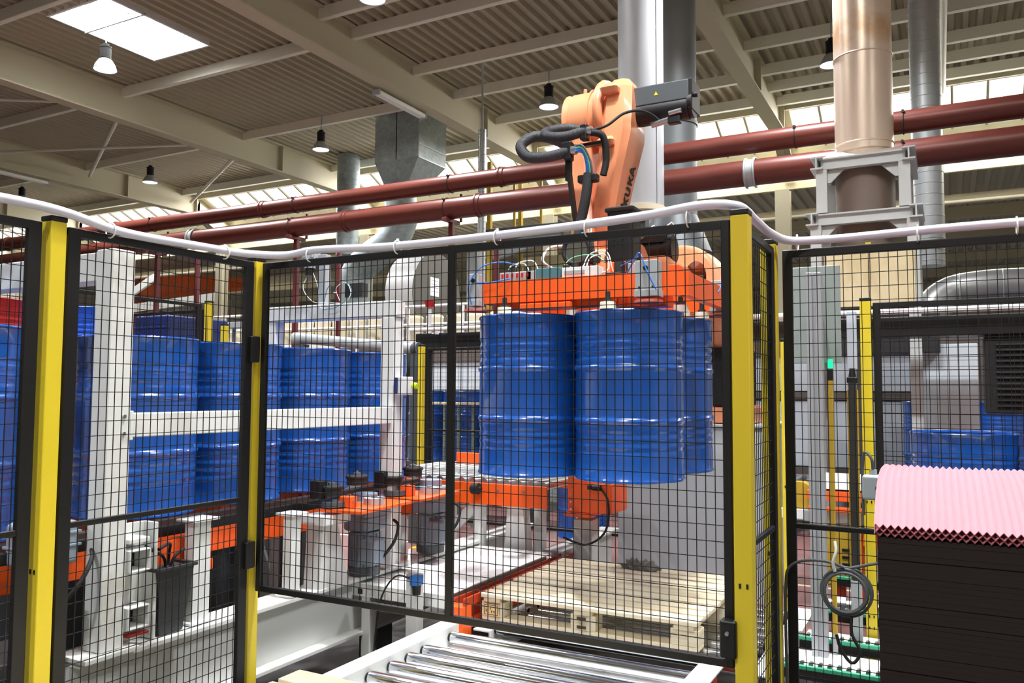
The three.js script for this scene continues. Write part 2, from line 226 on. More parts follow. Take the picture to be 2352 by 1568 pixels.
// ---------------------------------------------------------------- safety fence
function post(x, z, label, turn = 0, h = 2.15) {
  const o = thing('fence_post', label, 'post', [x, 0, z], turn, 'yellow fence posts');
  part('tube', rb(.055, h - .01, .055, 0, h / 2 + .002, 0, .004), m.yellow, o); part('cap', rb(.058, .018, .058, 0, h + .006, 0, .004), m.black, o); part('foot', rb(.12, .01, .16, 0, .006, 0, .002), m.yellow, o);
  for (const y of [.36, .42, 1.02]) part('slot', [bx(.006, .014, .004, -.01, y, .0285), bx(.006, .014, .004, .012, y, .0285)], m.black, o); return o;
}
function panel(a, b, y0, y1, label, o = {}) {           // welded mesh panel between two points of the floor plan
  const { mids = [], rails = [], vp = .03, hp = .05, fw = .03, wire = .0024, group = 'black mesh fence panels' } = o;
  const dx = b[0] - a[0], dz = b[1] - a[1], L = Math.hypot(dx, dz), t = thing('mesh_panel', label, 'fence', [a[0], 0, a[1]], Math.atan2(-dz, dx), group);
  part('rail', rb(L, .03, .02, L / 2, y1 - .015, 0), m.black, t); part('rail', rb(L, .026, .02, L / 2, y0 + .013, 0), m.black, t);
  for (const y of rails) part('rail', rb(L, .02, .016, L / 2, y, 0), m.black, t);
  for (const x of [fw / 2, L - fw / 2, ...mids]) part('stile', rb(fw, y1 - y0, .022, x, (y0 + y1) / 2, 0), m.black, t);
  const gs = []; for (let x = vp; x < L; x += vp) gs.push(bx(wire, y1 - y0 - .02, wire, x, (y0 + y1) / 2, -.002)); for (let y = y1 - hp; y > y0; y -= hp) gs.push(bx(L - .02, wire, wire, L / 2, y, .0015));
  part('wire_mesh', gs, m.black, t, 'stuff'); return t;
}
post(-2.58, -1.63, 'yellow fence post standing between two wide black panel stiles near the first blue drum');
post(-2.605, -2.545, 'slim yellow fence post in the inner corner of the fence');
post(-.555, -2.545, 'yellow fence post at the outer corner beside the hanging drums');
post(-.575, -3.1, 'yellow fence post seen through the oblique mesh panel');
panel([-2.565, -2.55], [-.59, -2.55], .765, 2.14, 'raised black mesh panel over the pallet roller conveyor', { mids: [.95], fw: .028 });
panel([-2.58, -2.5], [-2.58, -1.675], .15, 2.14, 'tall black mesh panel between the corner post and the near yellow post', { rails: [1.15], fw: .045 });
panel([-2.58, -1.585], [-2.58, -.5], .15, 2.14, 'tall black mesh panel in front of the first blue drum', { rails: [1.15], fw: .045 });
panel([-.56, -2.59], [-.56, -3.06], .15, 2.13, 'narrow black mesh panel seen edge-on beside the outer corner post', { rails: [1.12], fw: .04 });
panel([-.535, -3.15], [1.25, -3.15], .15, 2.13, 'black mesh panel behind the stack of pink corrugated sheets', { rails: [1.115], fw: .035 });
for (const [x, y, z, l] of [[-2.575, 1.77, -2.5, 'black clamp holding the raised panel to the corner post'], [-2.575, .92, -2.5, 'lower black clamp on the corner post'], [-.6, .86, -2.525, 'black clamp low on the outer corner post']]) { const o = thing('panel_clamp', l, 'clamp', [x, y, z]); part('jaw', rb(.05, .11, .05, 0, 0, 0, .006), m.black, o); part('bolt', cy(.006, .02, 0, .02, .026, 'z', .006, 8), m.steel, o); }
// white conduit lying along the top of the fence, with cable ties
{
  const y = 2.158, o = thing('conduit', 'flexible white conduit tied along the top rail of the fence', 'conduit');
  const P = [[-2.57, y + .02, -.5], [-2.565, y + .015, -1.0], [-2.56, y + .03, -1.5], [-2.545, y + .022, -1.63], [-2.555, y - .004, -1.85], [-2.56, y, -2.2], [-2.54, y + .004, -2.43], [-2.42, y + .004, -2.53], [-2.28, y + .014, -2.535], [-1.9, y, -2.54], [-1.2, y + .006, -2.54], [-.85, y + .02, -2.54], [-.66, y + .034, -2.54], [-.575, y + .03, -2.585], [-.555, y + .016, -2.75], [-.54, y + .004, -2.95], [-.5, y - .002, -3.09], [-.38, y, -3.138], [0, y + .006, -3.135], [.5, y + .006, -3.135], [1.25, y, -3.135]];
  part('tube', tube(P, .0155, 220, 10), m.conduit, o);
  const tie = (x, z, along) => { const g = torus(.026, .0026, x, y - .006, z, along, 16); part('cable_tie', [g, bx(.006, .008, .01, x, y + .024, z)], m.tie, o); };
  for (const z of [-1.12, -1.82, -2.33]) tie(-2.56, z, 'z'); for (const x of [-2.3, -1.86, -1.42, -1.07, -.72]) tie(x, -2.54, 'x'); for (const x of [-.48, -.08, .215, .7]) tie(x, -3.14, 'x');
}

// ---------------------------------------------------------------- pallets and pallet roller conveyor
function pallet(pos, label, w = 1.2, d = 1.1) {        // origin: middle of the footprint at the underside
  const o = thing('wooden_pallet', label, 'pallet', pos, 0); const bd = [.118, .082, .096, .082, .118, .082, .096, .082, .118].map((q) => q * d / 1.1); const gap = (d - bd.reduce((s, q) => s + q, 0)) / (bd.length - 1); let z = -d / 2;
  bd.forEach((q, i) => { part('deck_board', rb(w, .022, q, 0, .133 + (rnd() - .5) * .002, z + q / 2, .004), woods[i % 3], o); z += q + gap; });
  for (const x of [-w / 2 + .07, 0, w / 2 - .07]) part('stringer_board', rb(.1, .022, d - .01, x, .111, 0, .003), woods[1], o);
  for (const zz of [-d / 2 + .07, 0, d / 2 - .07]) { for (const x of [-w / 2 + .07, 0, w / 2 - .07]) part('block', rb(.14, .078, .1, x, .061, zz, .004), woods[2], o); part('bottom_board', rb(w, .022, .1, 0, .011, zz, .006), woods[0], o); }
  return o;
}
const pal = pallet([-1.68, .357, -4.46], 'pale wooden pallet on the rollers under the hanging drums');
{ // burnt stamps on the blocks
  const c = document.createElement('canvas'); c.width = 128; c.height = 96; const g = c.getContext('2d'); g.fillStyle = '#d9c08a'; g.fillRect(0, 0, 128, 96); g.strokeStyle = '#4a3320'; g.fillStyle = '#4a3320'; g.lineWidth = 5; g.strokeRect(10, 8, 108, 80); g.fillRect(40, 8, 4, 80); g.fillRect(54, 24, 8, 22); g.fillRect(70, 22, 26, 6); g.fillRect(66, 52, 8, 20); g.fillRect(82, 54, 22, 5); g.fillRect(84, 66, 18, 6); g.fillRect(18, 26, 14, 5); g.fillRect(20, 40, 5, 28); g.fillRect(28, 46, 5, 22);
  const t = new THREE.CanvasTexture(c); t.colorSpace = THREE.SRGBColorSpace; const mt = new THREE.MeshStandardMaterial({ map: t, roughness: .8 }); const st = part('stamp', new THREE.PlaneGeometry(.095, .06), mt, pal); st.position.set(-.53, .062, .551); st.userData.label = 'burnt square stamp';
  const dk = M(0x4a3524, .85); for (const y of [.085, .042]) part('stamp', bx(.05, .016, .002, 0, y, .551), dk, pal);
}
pallet([-1.685, .357, -1.96], 'pale wooden pallet on the near end of the roller conveyor');
function rollerConveyor(label, x0, x1, z0, z1, top, zs, r = .03, railMat = m.white, tray = true, drop = 0) {
  const o = thing('roller_conveyor', label, 'conveyor');
  for (const x of [x0, x1]) { part('rail', [rb(.1, .012, Math.abs(z1 - z0), x + (x === x0 ? -.05 : .05), top + .012 - drop, (z0 + z1) / 2), rb(.012, .14, Math.abs(z1 - z0), x, top - .05 - drop, (z0 + z1) / 2)], railMat, o); }
  for (const z of zs) { part('roller', cy(r, x1 - x0 - .05, (x0 + x1) / 2, top - r, z, 'x', r, 20), m.chrome, o); part('bearing', [cy(r * .7, .03, x0 + .02, top - r, z, 'x', r * .7, 12), cy(r * .7, .03, x1 - .02, top - r, z, 'x', r * .7, 12)], m.rubber, o); }
  if (tray) part('tray', bx(x1 - x0, .006, Math.abs(z1 - z0), (x0 + x1) / 2, top - .08, (z0 + z1) / 2), m.plate, o);
  for (const z of [z0 + (z1 > z0 ? .15 : -.15), z1 + (z1 > z0 ? -.15 : .15)]) for (const x of [x0, x1]) part('leg', rb(.06, top - .1, .06, x, (top - .1) / 2, z), railMat, o);
  return o;
}
rollerConveyor('chrome roller conveyor passing under the raised mesh panel', -2.32, -1.02, -1.2, -3.76, .356, [-3.66, -3.41, -3.28, -3.14, -2.98, -2.82, -2.66, -2.5, -2.34, -2.18, -2.02, -1.86, -1.7, -1.54, -1.38], .031);
rollerConveyor('steel roller conveyor carrying the pallet under the drums', -2.18, -.82, -3.84, -5.14, .356, Array.from({ length: 9 }, (_, i) => -3.9 - i * .13), .03, m.white, false, .045);
{ const o = thing('corner_bracket', 'orange bracket joining the two roller conveyors beside the corner post', 'bracket', [-.985, 0, -3.72]); part('plate', rb(.07, .34, .08, 0, .17, 0), m.orangeDark, o); part('bolt', cy(.008, .01, .0, .27, .043, 'z', .008, 8), m.steel, o); }
{ // crumpled rag at the back edge of the pallet
  const g = new THREE.SphereGeometry(1, 40, 20), p = g.attributes.position; for (let i = 0; i < p.count; i++) { const v = V(p.getX(i), p.getY(i), p.getZ(i)); const k = 1 + .22 * Math.sin(7 * v.x + 3 * v.z) * Math.cos(6 * v.z + 2) + .14 * Math.sin(13 * v.x - 9 * v.z + 4 * v.y); p.setXYZ(i, v.x * .12 * k, Math.max(0, v.y) * .042 * (k * k), v.z * .07 * k); } g.computeVertexNormals();
  const o = solo('rag', g, m.rag, 'crumpled grey rag on the back edge of the pallet', 'rag'); o.position.set(-1.72, .502, -4.93);
}

// ---------------------------------------------------------------- drum conveyor, portal frame
{
  const o = thing('steel_beam', 'long white I-beam carrying the drum conveyor legs', 'beam', [-3.05, 0, 0]);
  part('web', bx(.02, .3, 3.9, 0, .37, -4.0), m.white, o); part('flange', rb(.17, .022, 3.9, 0, .53, -4.0), m.white, o); part('flange', rb(.17, .022, 3.9, 0, .225, -4.0), m.white, o);
  for (const z of [-2.4, -4, -5.6]) part('foot', rb(.14, .21, .14, 0, .105, z), m.greyDark, o);
  part('end_plate', rb(.2, .02, .24, .02, .551, -2.16), m.white, o);
}
{
  const o = thing('portal_frame', 'white square-tube portal frame spanning the row of drums', 'frame');
  const P = (x, z, y0, y1, w = .1) => part('post', rb(w, y1 - y0, w, x, (y0 + y1) / 2, z, .006), m.white, o);
  P(-3.01, -2.17, .562, 2.17, .105); P(-3.01, -4.07, .542, 2.05, .1); P(-3.98, -4.07, 0, 2.05, .09); P(-4.02, -2.17, 0, 2.17, .09);
  part('rail', rb(.06, .1, 1.8, -3.0, 1.452, -3.12, .005), m.white, o); part('beam', rb(1.1, .1, .1, -3.5, 2.1, -4.07, .006), m.white, o); part('beam', rb(1.1, .12, .1, -3.56, 2.1, -2.17, .006), m.white, o); part('beam', rb(.1, .12, 1.9, -4.06, 2.1, -1.2, .006), m.white, o);
  part('end_plate', rb(.08, .12, .012, -2.99, 1.452, -2.225, .003), m.white, o); for (const y of [1.42, 1.49]) part('bolt', cy(.008, .012, -2.955, y, -2.19, 'x', .008, 8), m.steel, o);
  part('base_plate', rb(.16, .014, .2, -3.01, .552, -4.07), m.white, o);
  part('slotted_rail', rb(.03, .95, .05, -3.075, 1.45, -4.1), M(0x3d4f74, .5), o); for (let i = 0; i < 9; i++) part('slot', bx(.002, .012, .008, -3.059, 1.08 + i * .09, -4.085), m.black, o);
}
{ const o = thing('junction_box', 'white switch box with a lime button on the far portal post', 'box', [-2.95, 1.63, -4.1]); part('body', rb(.05, .11, .12, .012, 0, 0, .006), m.whitePlain, o); part('cover', rb(.01, .1, .03, .005, 0, .075), m.blueDark, o); part('button', cy(.022, .04, .05, 0, -.06, 'x', .018, 16), m.lime, o); }
{ const o = thing('photo_sensor', 'camera sensor with loose cables on top of the portal beam', 'sensor', [-3.62, 2.15, -4.07]); part('bracket', rb(.06, .34, .05, .06, .16, 0), m.grey, o); part('head', [rb(.09, .07, .08, -.02, .34, .04), cy(.035, .08, -.02, .28, .05)], m.grey, o); part('lens', cy(.03, .05, -.02, .22, .05), m.black, o);
  const cab = (pts, mt) => part('cable', tube(pts.map(([a, b, c]) => [a * .8, b * .8 - .0, c]), .0026, 40, 6), mt, o); cab([[-.02, .24, .07], [-.06, .14, .08], [.05, .02, .08], [.16, .01, .07], [.3, .0, .06]], m.cableWhite); cab([[.02, .26, .06], [.1, .12, .08], [.12, -.02, .09], [.3, -.04, .08], [.42, .06, .07], [.36, .16, .06], [.26, .12, .06], [.3, .02, .06]], m.cableWhite); cab([[.14, .02, .06], [.2, .14, .07], [.34, .18, .06], [.42, .08, .06], [.3, -.03, .08], [.16, -.05, .09]], m.teal); part('terminal', rb(.14, .09, .06, .34, .08, .02), m.dark, o); }
{ const o = thing('drum_conveyor', 'orange channel conveyor with black chains under the blue drums', 'conveyor');
  for (const x of [-3.27, -4.03]) { part('channel', [rb(.012, .15, 3.4, x, .87, -3.1), rb(.06, .012, 3.4, x - .03, .945, -3.1), rb(.06, .012, 3.4, x - .03, .8, -3.1)], m.orange, o); part('chain', rb(.05, .03, 3.5, x - .03 + (x < -3.5 ? .1 : -.05), .963, -3.1), m.rubber, o); }
  part('skirt', rb(.012, .62, 3.3, -4.1, .46, -3.1), m.greyDark, o); part('guide_strip', rb(.02, .05, 3.3, -3.2, .95, -3.05), m.blackMatte, o);
  for (const z of [-1.6, -2.5, -3.2, -4.4]) part('cross_member', rb(.74, .08, .06, -3.65, .85, z), m.orangeDark, o);
  for (const z of [-2.62, -4.55]) part('end_channel', [rb(.05, .13, .34, -3.13, .86, z), rb(.1, .05, .06, -3.14, .78, z - .14)], m.orange, o);
  for (const z of [-1.6, -2.9, -4.5]) part('leg', rb(.08, .8, .08, -4.03, .4, z), m.white, o);
}
const leg = (x, z, y0, y1, w, d, label) => { const o = thing('support_leg', label, 'leg', [x, y0, z]); part('tube', rb(w, y1 - y0, d, 0, (y1 - y0) / 2, 0), m.white, o); part('top_plate', rb(w + .06, .012, d + .05, 0, y1 - y0 + .006, 0, .003), m.white, o); part('base_plate', rb(w + .05, .012, d + .05, 0, .007, 0, .003), m.white, o); return o; };
leg(-3.06, -2.67, .542, 1.0, .06, .1, 'white support leg beside the dark waste bin'); leg(-3.02, -3.24, .542, .955, .06, .07, 'white support leg under the first orange roller plate'); leg(-2.99, -5.12, .1, .84, .07, .075, 'white support leg under the roller table end');
{ const o = thing('tapered_stand', 'white tapered plate stand carrying the first orange plate', 'stand', [-3.03, .542, -3.5]); part('plate', loft([[[-.05, 0, .1], [.06, 0, .1], [.06, 0, -.14], [-.05, 0, -.14]], [[-.05, .34, .08], [.06, .34, .08], [.06, .34, -.04], [-.05, .34, -.04]]]), m.white, o); part('head', rb(.16, .05, .22, .03, .365, .02), m.white, o); }
{ const o = thing('tapered_stand', 'white tapered stand under the orange roller table', 'stand', [-2.72, .1, -5.2]); part('plate', loft([[[-.12, 0, .05], [.12, 0, .05], [.12, 0, -.05], [-.12, 0, -.05]], [[-.06, .7, .05], [.06, .7, .05], [.06, .7, -.05], [-.06, .7, -.05]]]), m.white, o); part('head', rb(.2, .04, .14, 0, .7, 0), m.white, o); }
{ const o = thing('diagonal_brace', 'white diagonal brace beside the roller table leg', 'brace'); part('strut', bar([-3.34, .5, -5.12], [-3.0, .8, -5.12], .05, .07), m.white, o); part('foot_plate', rb(.14, .02, .1, -3.36, .49, -5.12), m.white, o); }
function gearMotor(pos, label) {
  const o = thing('gear_motor', label, 'motor', pos, 0, 'grey gear motors'); part('gearbox', [rb(.17, .17, .2, 0, .14, 0, .02), cy(.07, .05, 0, .24, 0)], m.motor, o); part('rib', [rb(.18, .012, .21, 0, .18, 0), rb(.18, .012, .21, 0, .13, 0)], m.motor, o);
  part('stator', cy(.085, .2, 0, -.05, 0), m.motor, o); const gs = []; for (let i = 0; i < 16; i++) { const a = i / 16 * 6.283; gs.push(bx(.012, .18, .02).rotateY(-a).translate(.088 * Math.cos(a), -.05, .088 * Math.sin(a))); } part('cooling_fin', gs, m.motor, o, 'stuff');
  const t = part('terminal_box', rb(.09, .14, .13, .1, -.05, .05, .012), m.motor, o); part('screw', [-1, 1].flatMap((a) => [-1, 1].map((b) => cy(.005, .006, .147, -.05 + a * .05, .05 + b * .045, 'x', .005, 6))), m.steel, t); part('fan_cover', cy(.09, .05, 0, -.17, 0, 'y', .092), m.greyDark, o); part('cable', tube([[.13, -.1, .02], [.18, 0, -.04], [.16, .08, -.1], [.1, .1, -.14]], .009, 24, 8), m.rubber, o); return o;
}
gearMotor([-3.0, .74, -3.82], 'grey gear motor hanging under the first orange plate'); gearMotor([-2.98, .76, -4.47], 'grey gear motor hanging under the second orange plate'); gearMotor([-3.13, .86, -1.98], 'dark gear motor left of the white portal post base');
{ const o = thing('drive_cabinet', 'dark drive cabinet below the conveyor near the first drum', 'cabinet', [-3.2, 0, -1.72]); part('body', rb(.3, .6, .56, 0, .3, 0, .01), m.dark, o); part('door', rb(.012, .5, .46, .156, .3, 0), m.blackMatte, o); part('latch', rb(.012, .05, .02, .166, .32, .19), m.steel, o); }
function rollerPlate(pos, label, sx) {
  const o = thing('roller_plate', label, 'plate', pos, .05, 'orange guide roller plates'); part('plate', rb(.28, .018, .52, 0, 0, 0), m.orange, o); const bl = part('block', rb(.075, .06, .07, -.02, .04, .16), m.orange, o); part('bolt', [cy(.008, .008, .019, .045, .16, 'x', .008, 8), cy(.008, .01, -.02, .074, .175), cy(.008, .01, -.02, .074, .145)], m.steel, bl);
  const disc = part('pulley', cy(.06, .035, .03, .027, -.02, 'y', .06, 28), m.grey, o); part('hub', cy(.018, .05, .03, .03, -.02), m.steel, disc); const d2 = part('pulley', cy(.07, .03, -.08, .03, .2, 'y', .07, 28), m.greyDark, o); part('hub', cy(.02, .05, -.08, .03, .2), m.steel, d2);
  for (const [x, z, h] of [[-.1, .2, .1], [-.12, -.06, .13]]) { const w = part('guide_wheel', [cy(.058, .05, x, h, z, 'y', .058, 28), torus(.055, .012, x, h + .02, z)], m.rubber, o); part('hub', [cy(.02, .03, x, h + .03, z), cy(.006, .02, x, h + .045, z)], m.steel, w); } part('bumper', rb(.07, .1, .07, -.14, .11, .26, .008), m.black, o); return o;
}
rollerPlate([-2.89, .955, -3.7], 'orange plate with guide wheels in front of the third drum'); rollerPlate([-2.9, .955, -4.27], 'orange plate with guide wheels behind the far portal post');
{ const o = thing('waste_bin', 'dark grey plastic bin standing on the white beam', 'bin', [-3.06, .545, -2.495]); part('body', loft([[[-.07, 0, .06], [.05, 0, .06], [.05, 0, -.06], [-.07, 0, -.06]], [[-.1, .28, .1], [.08, .28, .1], [.08, .28, -.09], [-.1, .28, -.09]]]), M(0x3b3d3f, .6), o); part('rim', [rb(.2, .016, .02, -.01, .285, .1), rb(.2, .016, .02, -.01, .285, -.09), rb(.02, .016, .2, .085, .285, 0)], M(0x303234, .6), o); }
{ const o = thing('cable_tuft', 'black cable ends sticking out of the dark bin', 'cable', [-3.06, .86, -2.495]); part('strand', [tube([[0, -.2, 0], [.02, 0, .02], [.05, .05, .1], [.06, .08, .15]], .007, 16, 6), tube([[0, -.2, 0], [0, .02, -.02], [.05, .07, .02], [.08, .06, .1]], .007, 16, 6), tube([[.02, -.2, 0], [.05, .0, .0], [.06, .04, -.05]], .007, 16, 6)], m.rubber, o); }
{ const o = thing('channel_bracket', 'white bracket plate with two open rectangular tubes', 'bracket', [-3.04, .545, -2.345]); part('plate', rb(.02, .49, .12, -.04, .245, 0), m.white, o); part('edge', rb(.09, .49, .015, 0, .245, -.052), m.white, o); for (const y of [.12, .35]) { const t = part('tube', [rb(.11, .007, .1, .03, y + .042, .055), rb(.11, .007, .1, .03, y - .042, .055), rb(.11, .09, .007, .03, y, .102), rb(.11, .09, .007, .03, y, .008)], m.white, o); part('inner_face', bx(.004, .08, .09, -.015, y, .055), m.black, t); } part('cover', rb(.1, .02, .1, .02, .43, .05), m.whitePlain, o); part('strip', rb(.06, .012, .1, .05, .05, .05), m.red, o); }
// roller table with rollers across, orange sides
{ const o = thing('roller_table', 'orange-sided roller table behind the hanging drums', 'conveyor'); const x0 = -4.0, x1 = -2.42, z0 = -5.05, z1 = -6.22, top = .955;
  for (const z of [z0, z1]) { part('side', rb(x1 - x0, .15, .014, (x0 + x1) / 2, top - .08, z), m.orange, o); } part('side_bolt', Array.from({ length: 6 }, (_, i) => cy(.01, .012, -3.6 + i * .2, top - .05, z0 + .01, 'z', .01, 8)), m.steel, o, 'stuff');
  for (let x = x0 + .05; x < x1 - .02; x += .093) part('roller', cy(.03, Math.abs(z1 - z0) - .03, x, top - .005, (z0 + z1) / 2, 'z', .03, 18), m.steel, o); part('end_roller', [cy(.04, .05, -2.95, top - .04, z0 + .06, 'x'), cy(.015, .09, -2.95, top - .04, z0 + .06, 'x')], m.rubber, o); part('guard', rb(.5, .09, .02, -3.6, top + .06, z1 + .04), m.orange, o);
  for (const x of [-3.85, -2.62]) for (const z of [-5.35, -6.1]) part('leg', rb(.07, top - .16, .07, x, (top - .16) / 2, z), m.white, o); }
{ const o = thing('drive_unit', 'orange bolted drive housing at the end of the roller table', 'drive', [-2.3, .7, -5.45]); part('housing', [rb(.16, .26, .3, 0, .18, 0), rb(.28, .2, .02, .1, .16, .15), rb(.02, .2, .3, .24, .16, 0)], m.orange, o); part('flange', rb(.2, .03, .34, 0, .04, 0), m.orange, o); part('bolt', Array.from({ length: 5 }, (_, i) => cy(.008, .01, -.05, .08 + i * .05, .162, 'z', .008, 8)), m.steel, o); part('sensor', [cy(.02, .06, .15, .24, .18, 'x'), rb(.03, .03, .03, .1, .24, .18)], m.black, o); part('cable', tube([[.18, .24, .18], [.24, .16, .2], [.22, -.05, .2], [.08, -.15, .2], [-.1, -.12, .18]], .008, 30, 6), m.rubber, o); part('stand', rb(.14, .69, .14, 0, -.35, 0), m.white, o); }
{ const o = thing('steel_beam', 'short white beam under the end of the roller table', 'beam', [-2.45, 0, -5.75]); part('web', bx(.02, .32, 1.1, 0, .32, 0), m.white, o); part('flange', rb(.16, .02, 1.1, 0, .49, 0), m.white, o); part('flange', rb(.16, .02, 1.1, 0, .16, 0), m.white, o); part('foot', rb(.14, .15, .9, 0, .075, 0), m.greyDark, o); }
// white cover plate table beside the pallet
{ const o = thing('plate_table', 'speckled white sheet-metal cover table beside the pallet', 'table'); part('sheet', [rb(.66, .01, 1.32, -2.73, .5, -4.42), rb(.66, .07, .01, -2.73, .465, -3.765)], m.plate, o); part('frame', [rb(.05, .05, 1.3, -3.0, .47, -4.42), rb(.05, .05, 1.3, -2.46, .47, -4.42)], m.white, o); part('tube_end', [bx(.03, .03, .004, -2.98, .46, -3.757), bx(.03, .03, .004, -2.62, .46, -3.757)], m.black, o); for (const [x, z] of [[-2.95, -3.8], [-2.95, -5.0], [-2.47, -5.0]]) part('leg', rb(.06, .45, .06, x, .225, z), m.white, o); }
{ const o = thing('sensor_post', 'white sensor post with folded roof plate beside the cover table', 'post', [-2.55, 0, -3.68]); part('tube', rb(.075, .62, .06, 0, .31, 0), m.white, o); part('roof', [rb(.16, .006, .13, .05, .66, .02).rotateZ(0), bar([-.05, .7, -.02], [.0, .66, .06], .01, .1)], m.whitePlain, o); const s = part('sensor', rb(.05, .05, .06, .045, .6, .05), m.cableBlue, o); part('lens', cy(.022, .05, .045, .55, .05, 'y', .026), m.black, s); part('cable', tube([[0, .6, .04], [-.08, .61, .05], [-.17, .5, .06], [-.22, .2, .06], [-.22, .02, .06]], .005, 30, 6), m.rubber, o); }
{ const o = thing('guide_channel', 'orange guide channel between the white table and the pallet', 'channel'); part('channel', [rb(.012, .15, 1.45, -2.4, .4, -4.5), rb(.1, .012, 1.45, -2.35, .33, -4.5), rb(.012, .05, 1.45, -2.302, .47, -4.5)], m.orangeDark, o); part('end_block', rb(.11, .17, .1, -2.35, .37, -3.8), m.orange, o); for (let i = 0; i < 7; i++) part('stud', rb(.03, .014, .02, -2.292, .49, -3.95 - i * .19, .003), m.orangeDark, o); for (const z of [-3.95, -5.0]) part('foot', rb(.08, .32, .08, -2.36, .16, z), m.greyDark, o); }

// ---------------------------------------------------------------- robot
const oct = (cx, cy_, cz, a, b, c) => [[cx - a + c, cy_, cz + b], [cx + a - c, cy_, cz + b], [cx + a, cy_, cz + b - c], [cx + a, cy_, cz - b + c], [cx + a - c, cy_, cz - b], [cx - a + c, cy_, cz - b], [cx - a, cy_, cz - b + c], [cx - a, cy_, cz + b - c]];
{
  const o = thing('robot_pedestal', 'tall pale grey box pedestal under the robot', 'pedestal', [-1.83, 0, -6.95]); part('body', rb(1.19, 1.33, 1.1, 0, .665, 0, .01), M(0xb9c0c6, .55), o); part('top_plate', rb(1.23, .02, 1.14, 0, 1.34, 0), M(0xc4cace, .5), o); part('gusset', loft([[[-.5, 0, .55], [-.48, 0, .55], [-.48, 0, .64], [-.5, 0, .64]], [[-.5, .16, .55], [-.48, .16, .55], [-.48, .16, .555], [-.5, .16, .555]]]), M(0x9aa1a6, .55), o);
}
{
  const o = thing('palletizing_robot', 'orange palletizing robot arm standing on the grey pedestal', 'robot');
  const base = part('base', [cy(.4, .14, -1.75, 1.42, -6.9, 'y', .38, 40), rb(.3, .12, .6, -1.5, 1.42, -6.75)], m.robot, o); part('socket', rb(.12, .06, .02, -1.42, 1.43, -6.44), m.orange, base);
  part('control_box', rb(.34, .46, .5, -1.58, 1.72, -6.72, .02), m.blackMatte, o); part('status_light', cy(.012, .01, -1.5, 1.72, -6.465, 'z'), m.ledGreen, o);
  part('column', loft([oct(-1.75, 1.5, -6.9, .26, .3, .1), oct(-1.72, 1.95, -6.85, .28, .34, .12), oct(-1.7, 2.3, -6.6, .25, .5, .12), oct(-1.7, 2.5, -6.4, .22, .4, .12)], .6), m.robot, o);
  { const s = new THREE.Shape(); s.moveTo(-.2, -.34); s.lineTo(-.2, .0); s.quadraticCurveTo(-.19, .13, -.04, .13); s.quadraticCurveTo(.14, .12, .2, -.06); s.lineTo(.28, -.34); s.closePath(); const h = new THREE.Path(); h.absellipse(.06, -.1, .085, .13, 0, 6.2832, true, -.15); s.holes.push(h);
    const sh = part('motor_shroud', new THREE.ExtrudeGeometry(s, { depth: .3, bevelEnabled: true, bevelSize: .03, bevelThickness: .03, bevelSegments: 3, curveSegments: 20 }).translate(-1.68, 2.53, -6.2), m.robot, o); part('motor', [rb(.13, .16, .24, -1.62, 2.38, -6.02, .01)], m.dark, sh); }
  const a2 = part('shoulder_motor', [cy(.095, .26, -1.8, 2.6, -5.55, 'x', .095, 28), cy(.105, .05, -1.7, 2.6, -5.55, 'x'), rb(.22, .07, .12, -1.82, 2.68, -5.5, .01)], m.black, o); part('connector', [rod([-1.9, 2.68, -5.45], [-1.78, 2.75, -5.45], .022), rod([-1.75, 2.7, -5.45], [-1.65, 2.76, -5.45], .022)], m.steel, a2);
  part('shoulder', [cy(.19, .34, -2.0, 2.42, -5.3, 'x', .19, 32), rb(.4, .3, .7, -1.86, 2.4, -5.75, .06)], m.robot, o);
  // link arm, bright, with the maker's name on its flank
  const arm = part('link_arm', loft([oct(-1.99, 2.3, -5.08, .06, .1, .02), oct(-1.955, 2.65, -4.97, .078, .14, .03), oct(-1.885, 2.98, -4.95, .088, .16, .035), oct(-1.83, 3.24, -4.95, .1, .175, .04), oct(-1.825, 3.44, -4.96, .1, .17, .04), oct(-1.83, 3.56, -4.97, .092, .14, .045), oct(-1.835, 3.625, -4.98, .06, .09, .03)], .35), m.robot, o);
  part('lug', [loft([oct(-1.855, 3.5, -4.79, .055, .03, .012), oct(-1.855, 3.53, -4.78, .06, .04, .014), oct(-1.855, 3.57, -4.81, .04, .02, .008)], .5)], m.robot, arm); part('lug', [loft([oct(-1.88, 3.16, -4.775, .055, .025, .012), oct(-1.88, 3.19, -4.765, .06, .03, .014), oct(-1.88, 3.22, -4.79, .04, .02, .008)], .5)], m.robot, arm);
  const font = await new FontLoader().loadAsync('fonts/droid/droid_sans_bold.typeface.json'); const tg = new TextGeometry('KUKA', { font, size: .075, depth: .003, curveSegments: 4 }); const d = V(.24, .97, 0).normalize(), up = V(0, 0, 1), n = d.clone().cross(up); const mt = new THREE.Matrix4().makeBasis(d, up, n); mt.setPosition(-1.8355, 2.8, -5.02); tg.applyMatrix4(mt); part('lettering', tg, m.black, arm);
  part('elbow', [cy(.2, .2, -2.06, 3.4, -5.0, 'x', .2, 40), cy(.2, .05, -2.18, 3.4, -5.0, 'x', .16, 40).rotateY(0), cy(.215, .012, -2.02, 3.4, -5.0, 'x', .215, 40)], m.robot, o); part('elbow_ring', [torus(.2, .035, -1.95, 3.43, -5.0, 'x', 40)], m.robot, o); part('eye_bolt', cy(.012, .03, -2.1, 3.61, -4.96), m.robot, o);
  part('forearm', loft([oct(-2.0, 2.35, -4.72, .06, .07, .02), oct(-2.06, 2.7, -4.9, .07, .12, .03), oct(-2.1, 3.1, -4.99, .085, .17, .04), oct(-2.11, 3.42, -5.0, .09, .19, .05)], .5), m.robot, o);
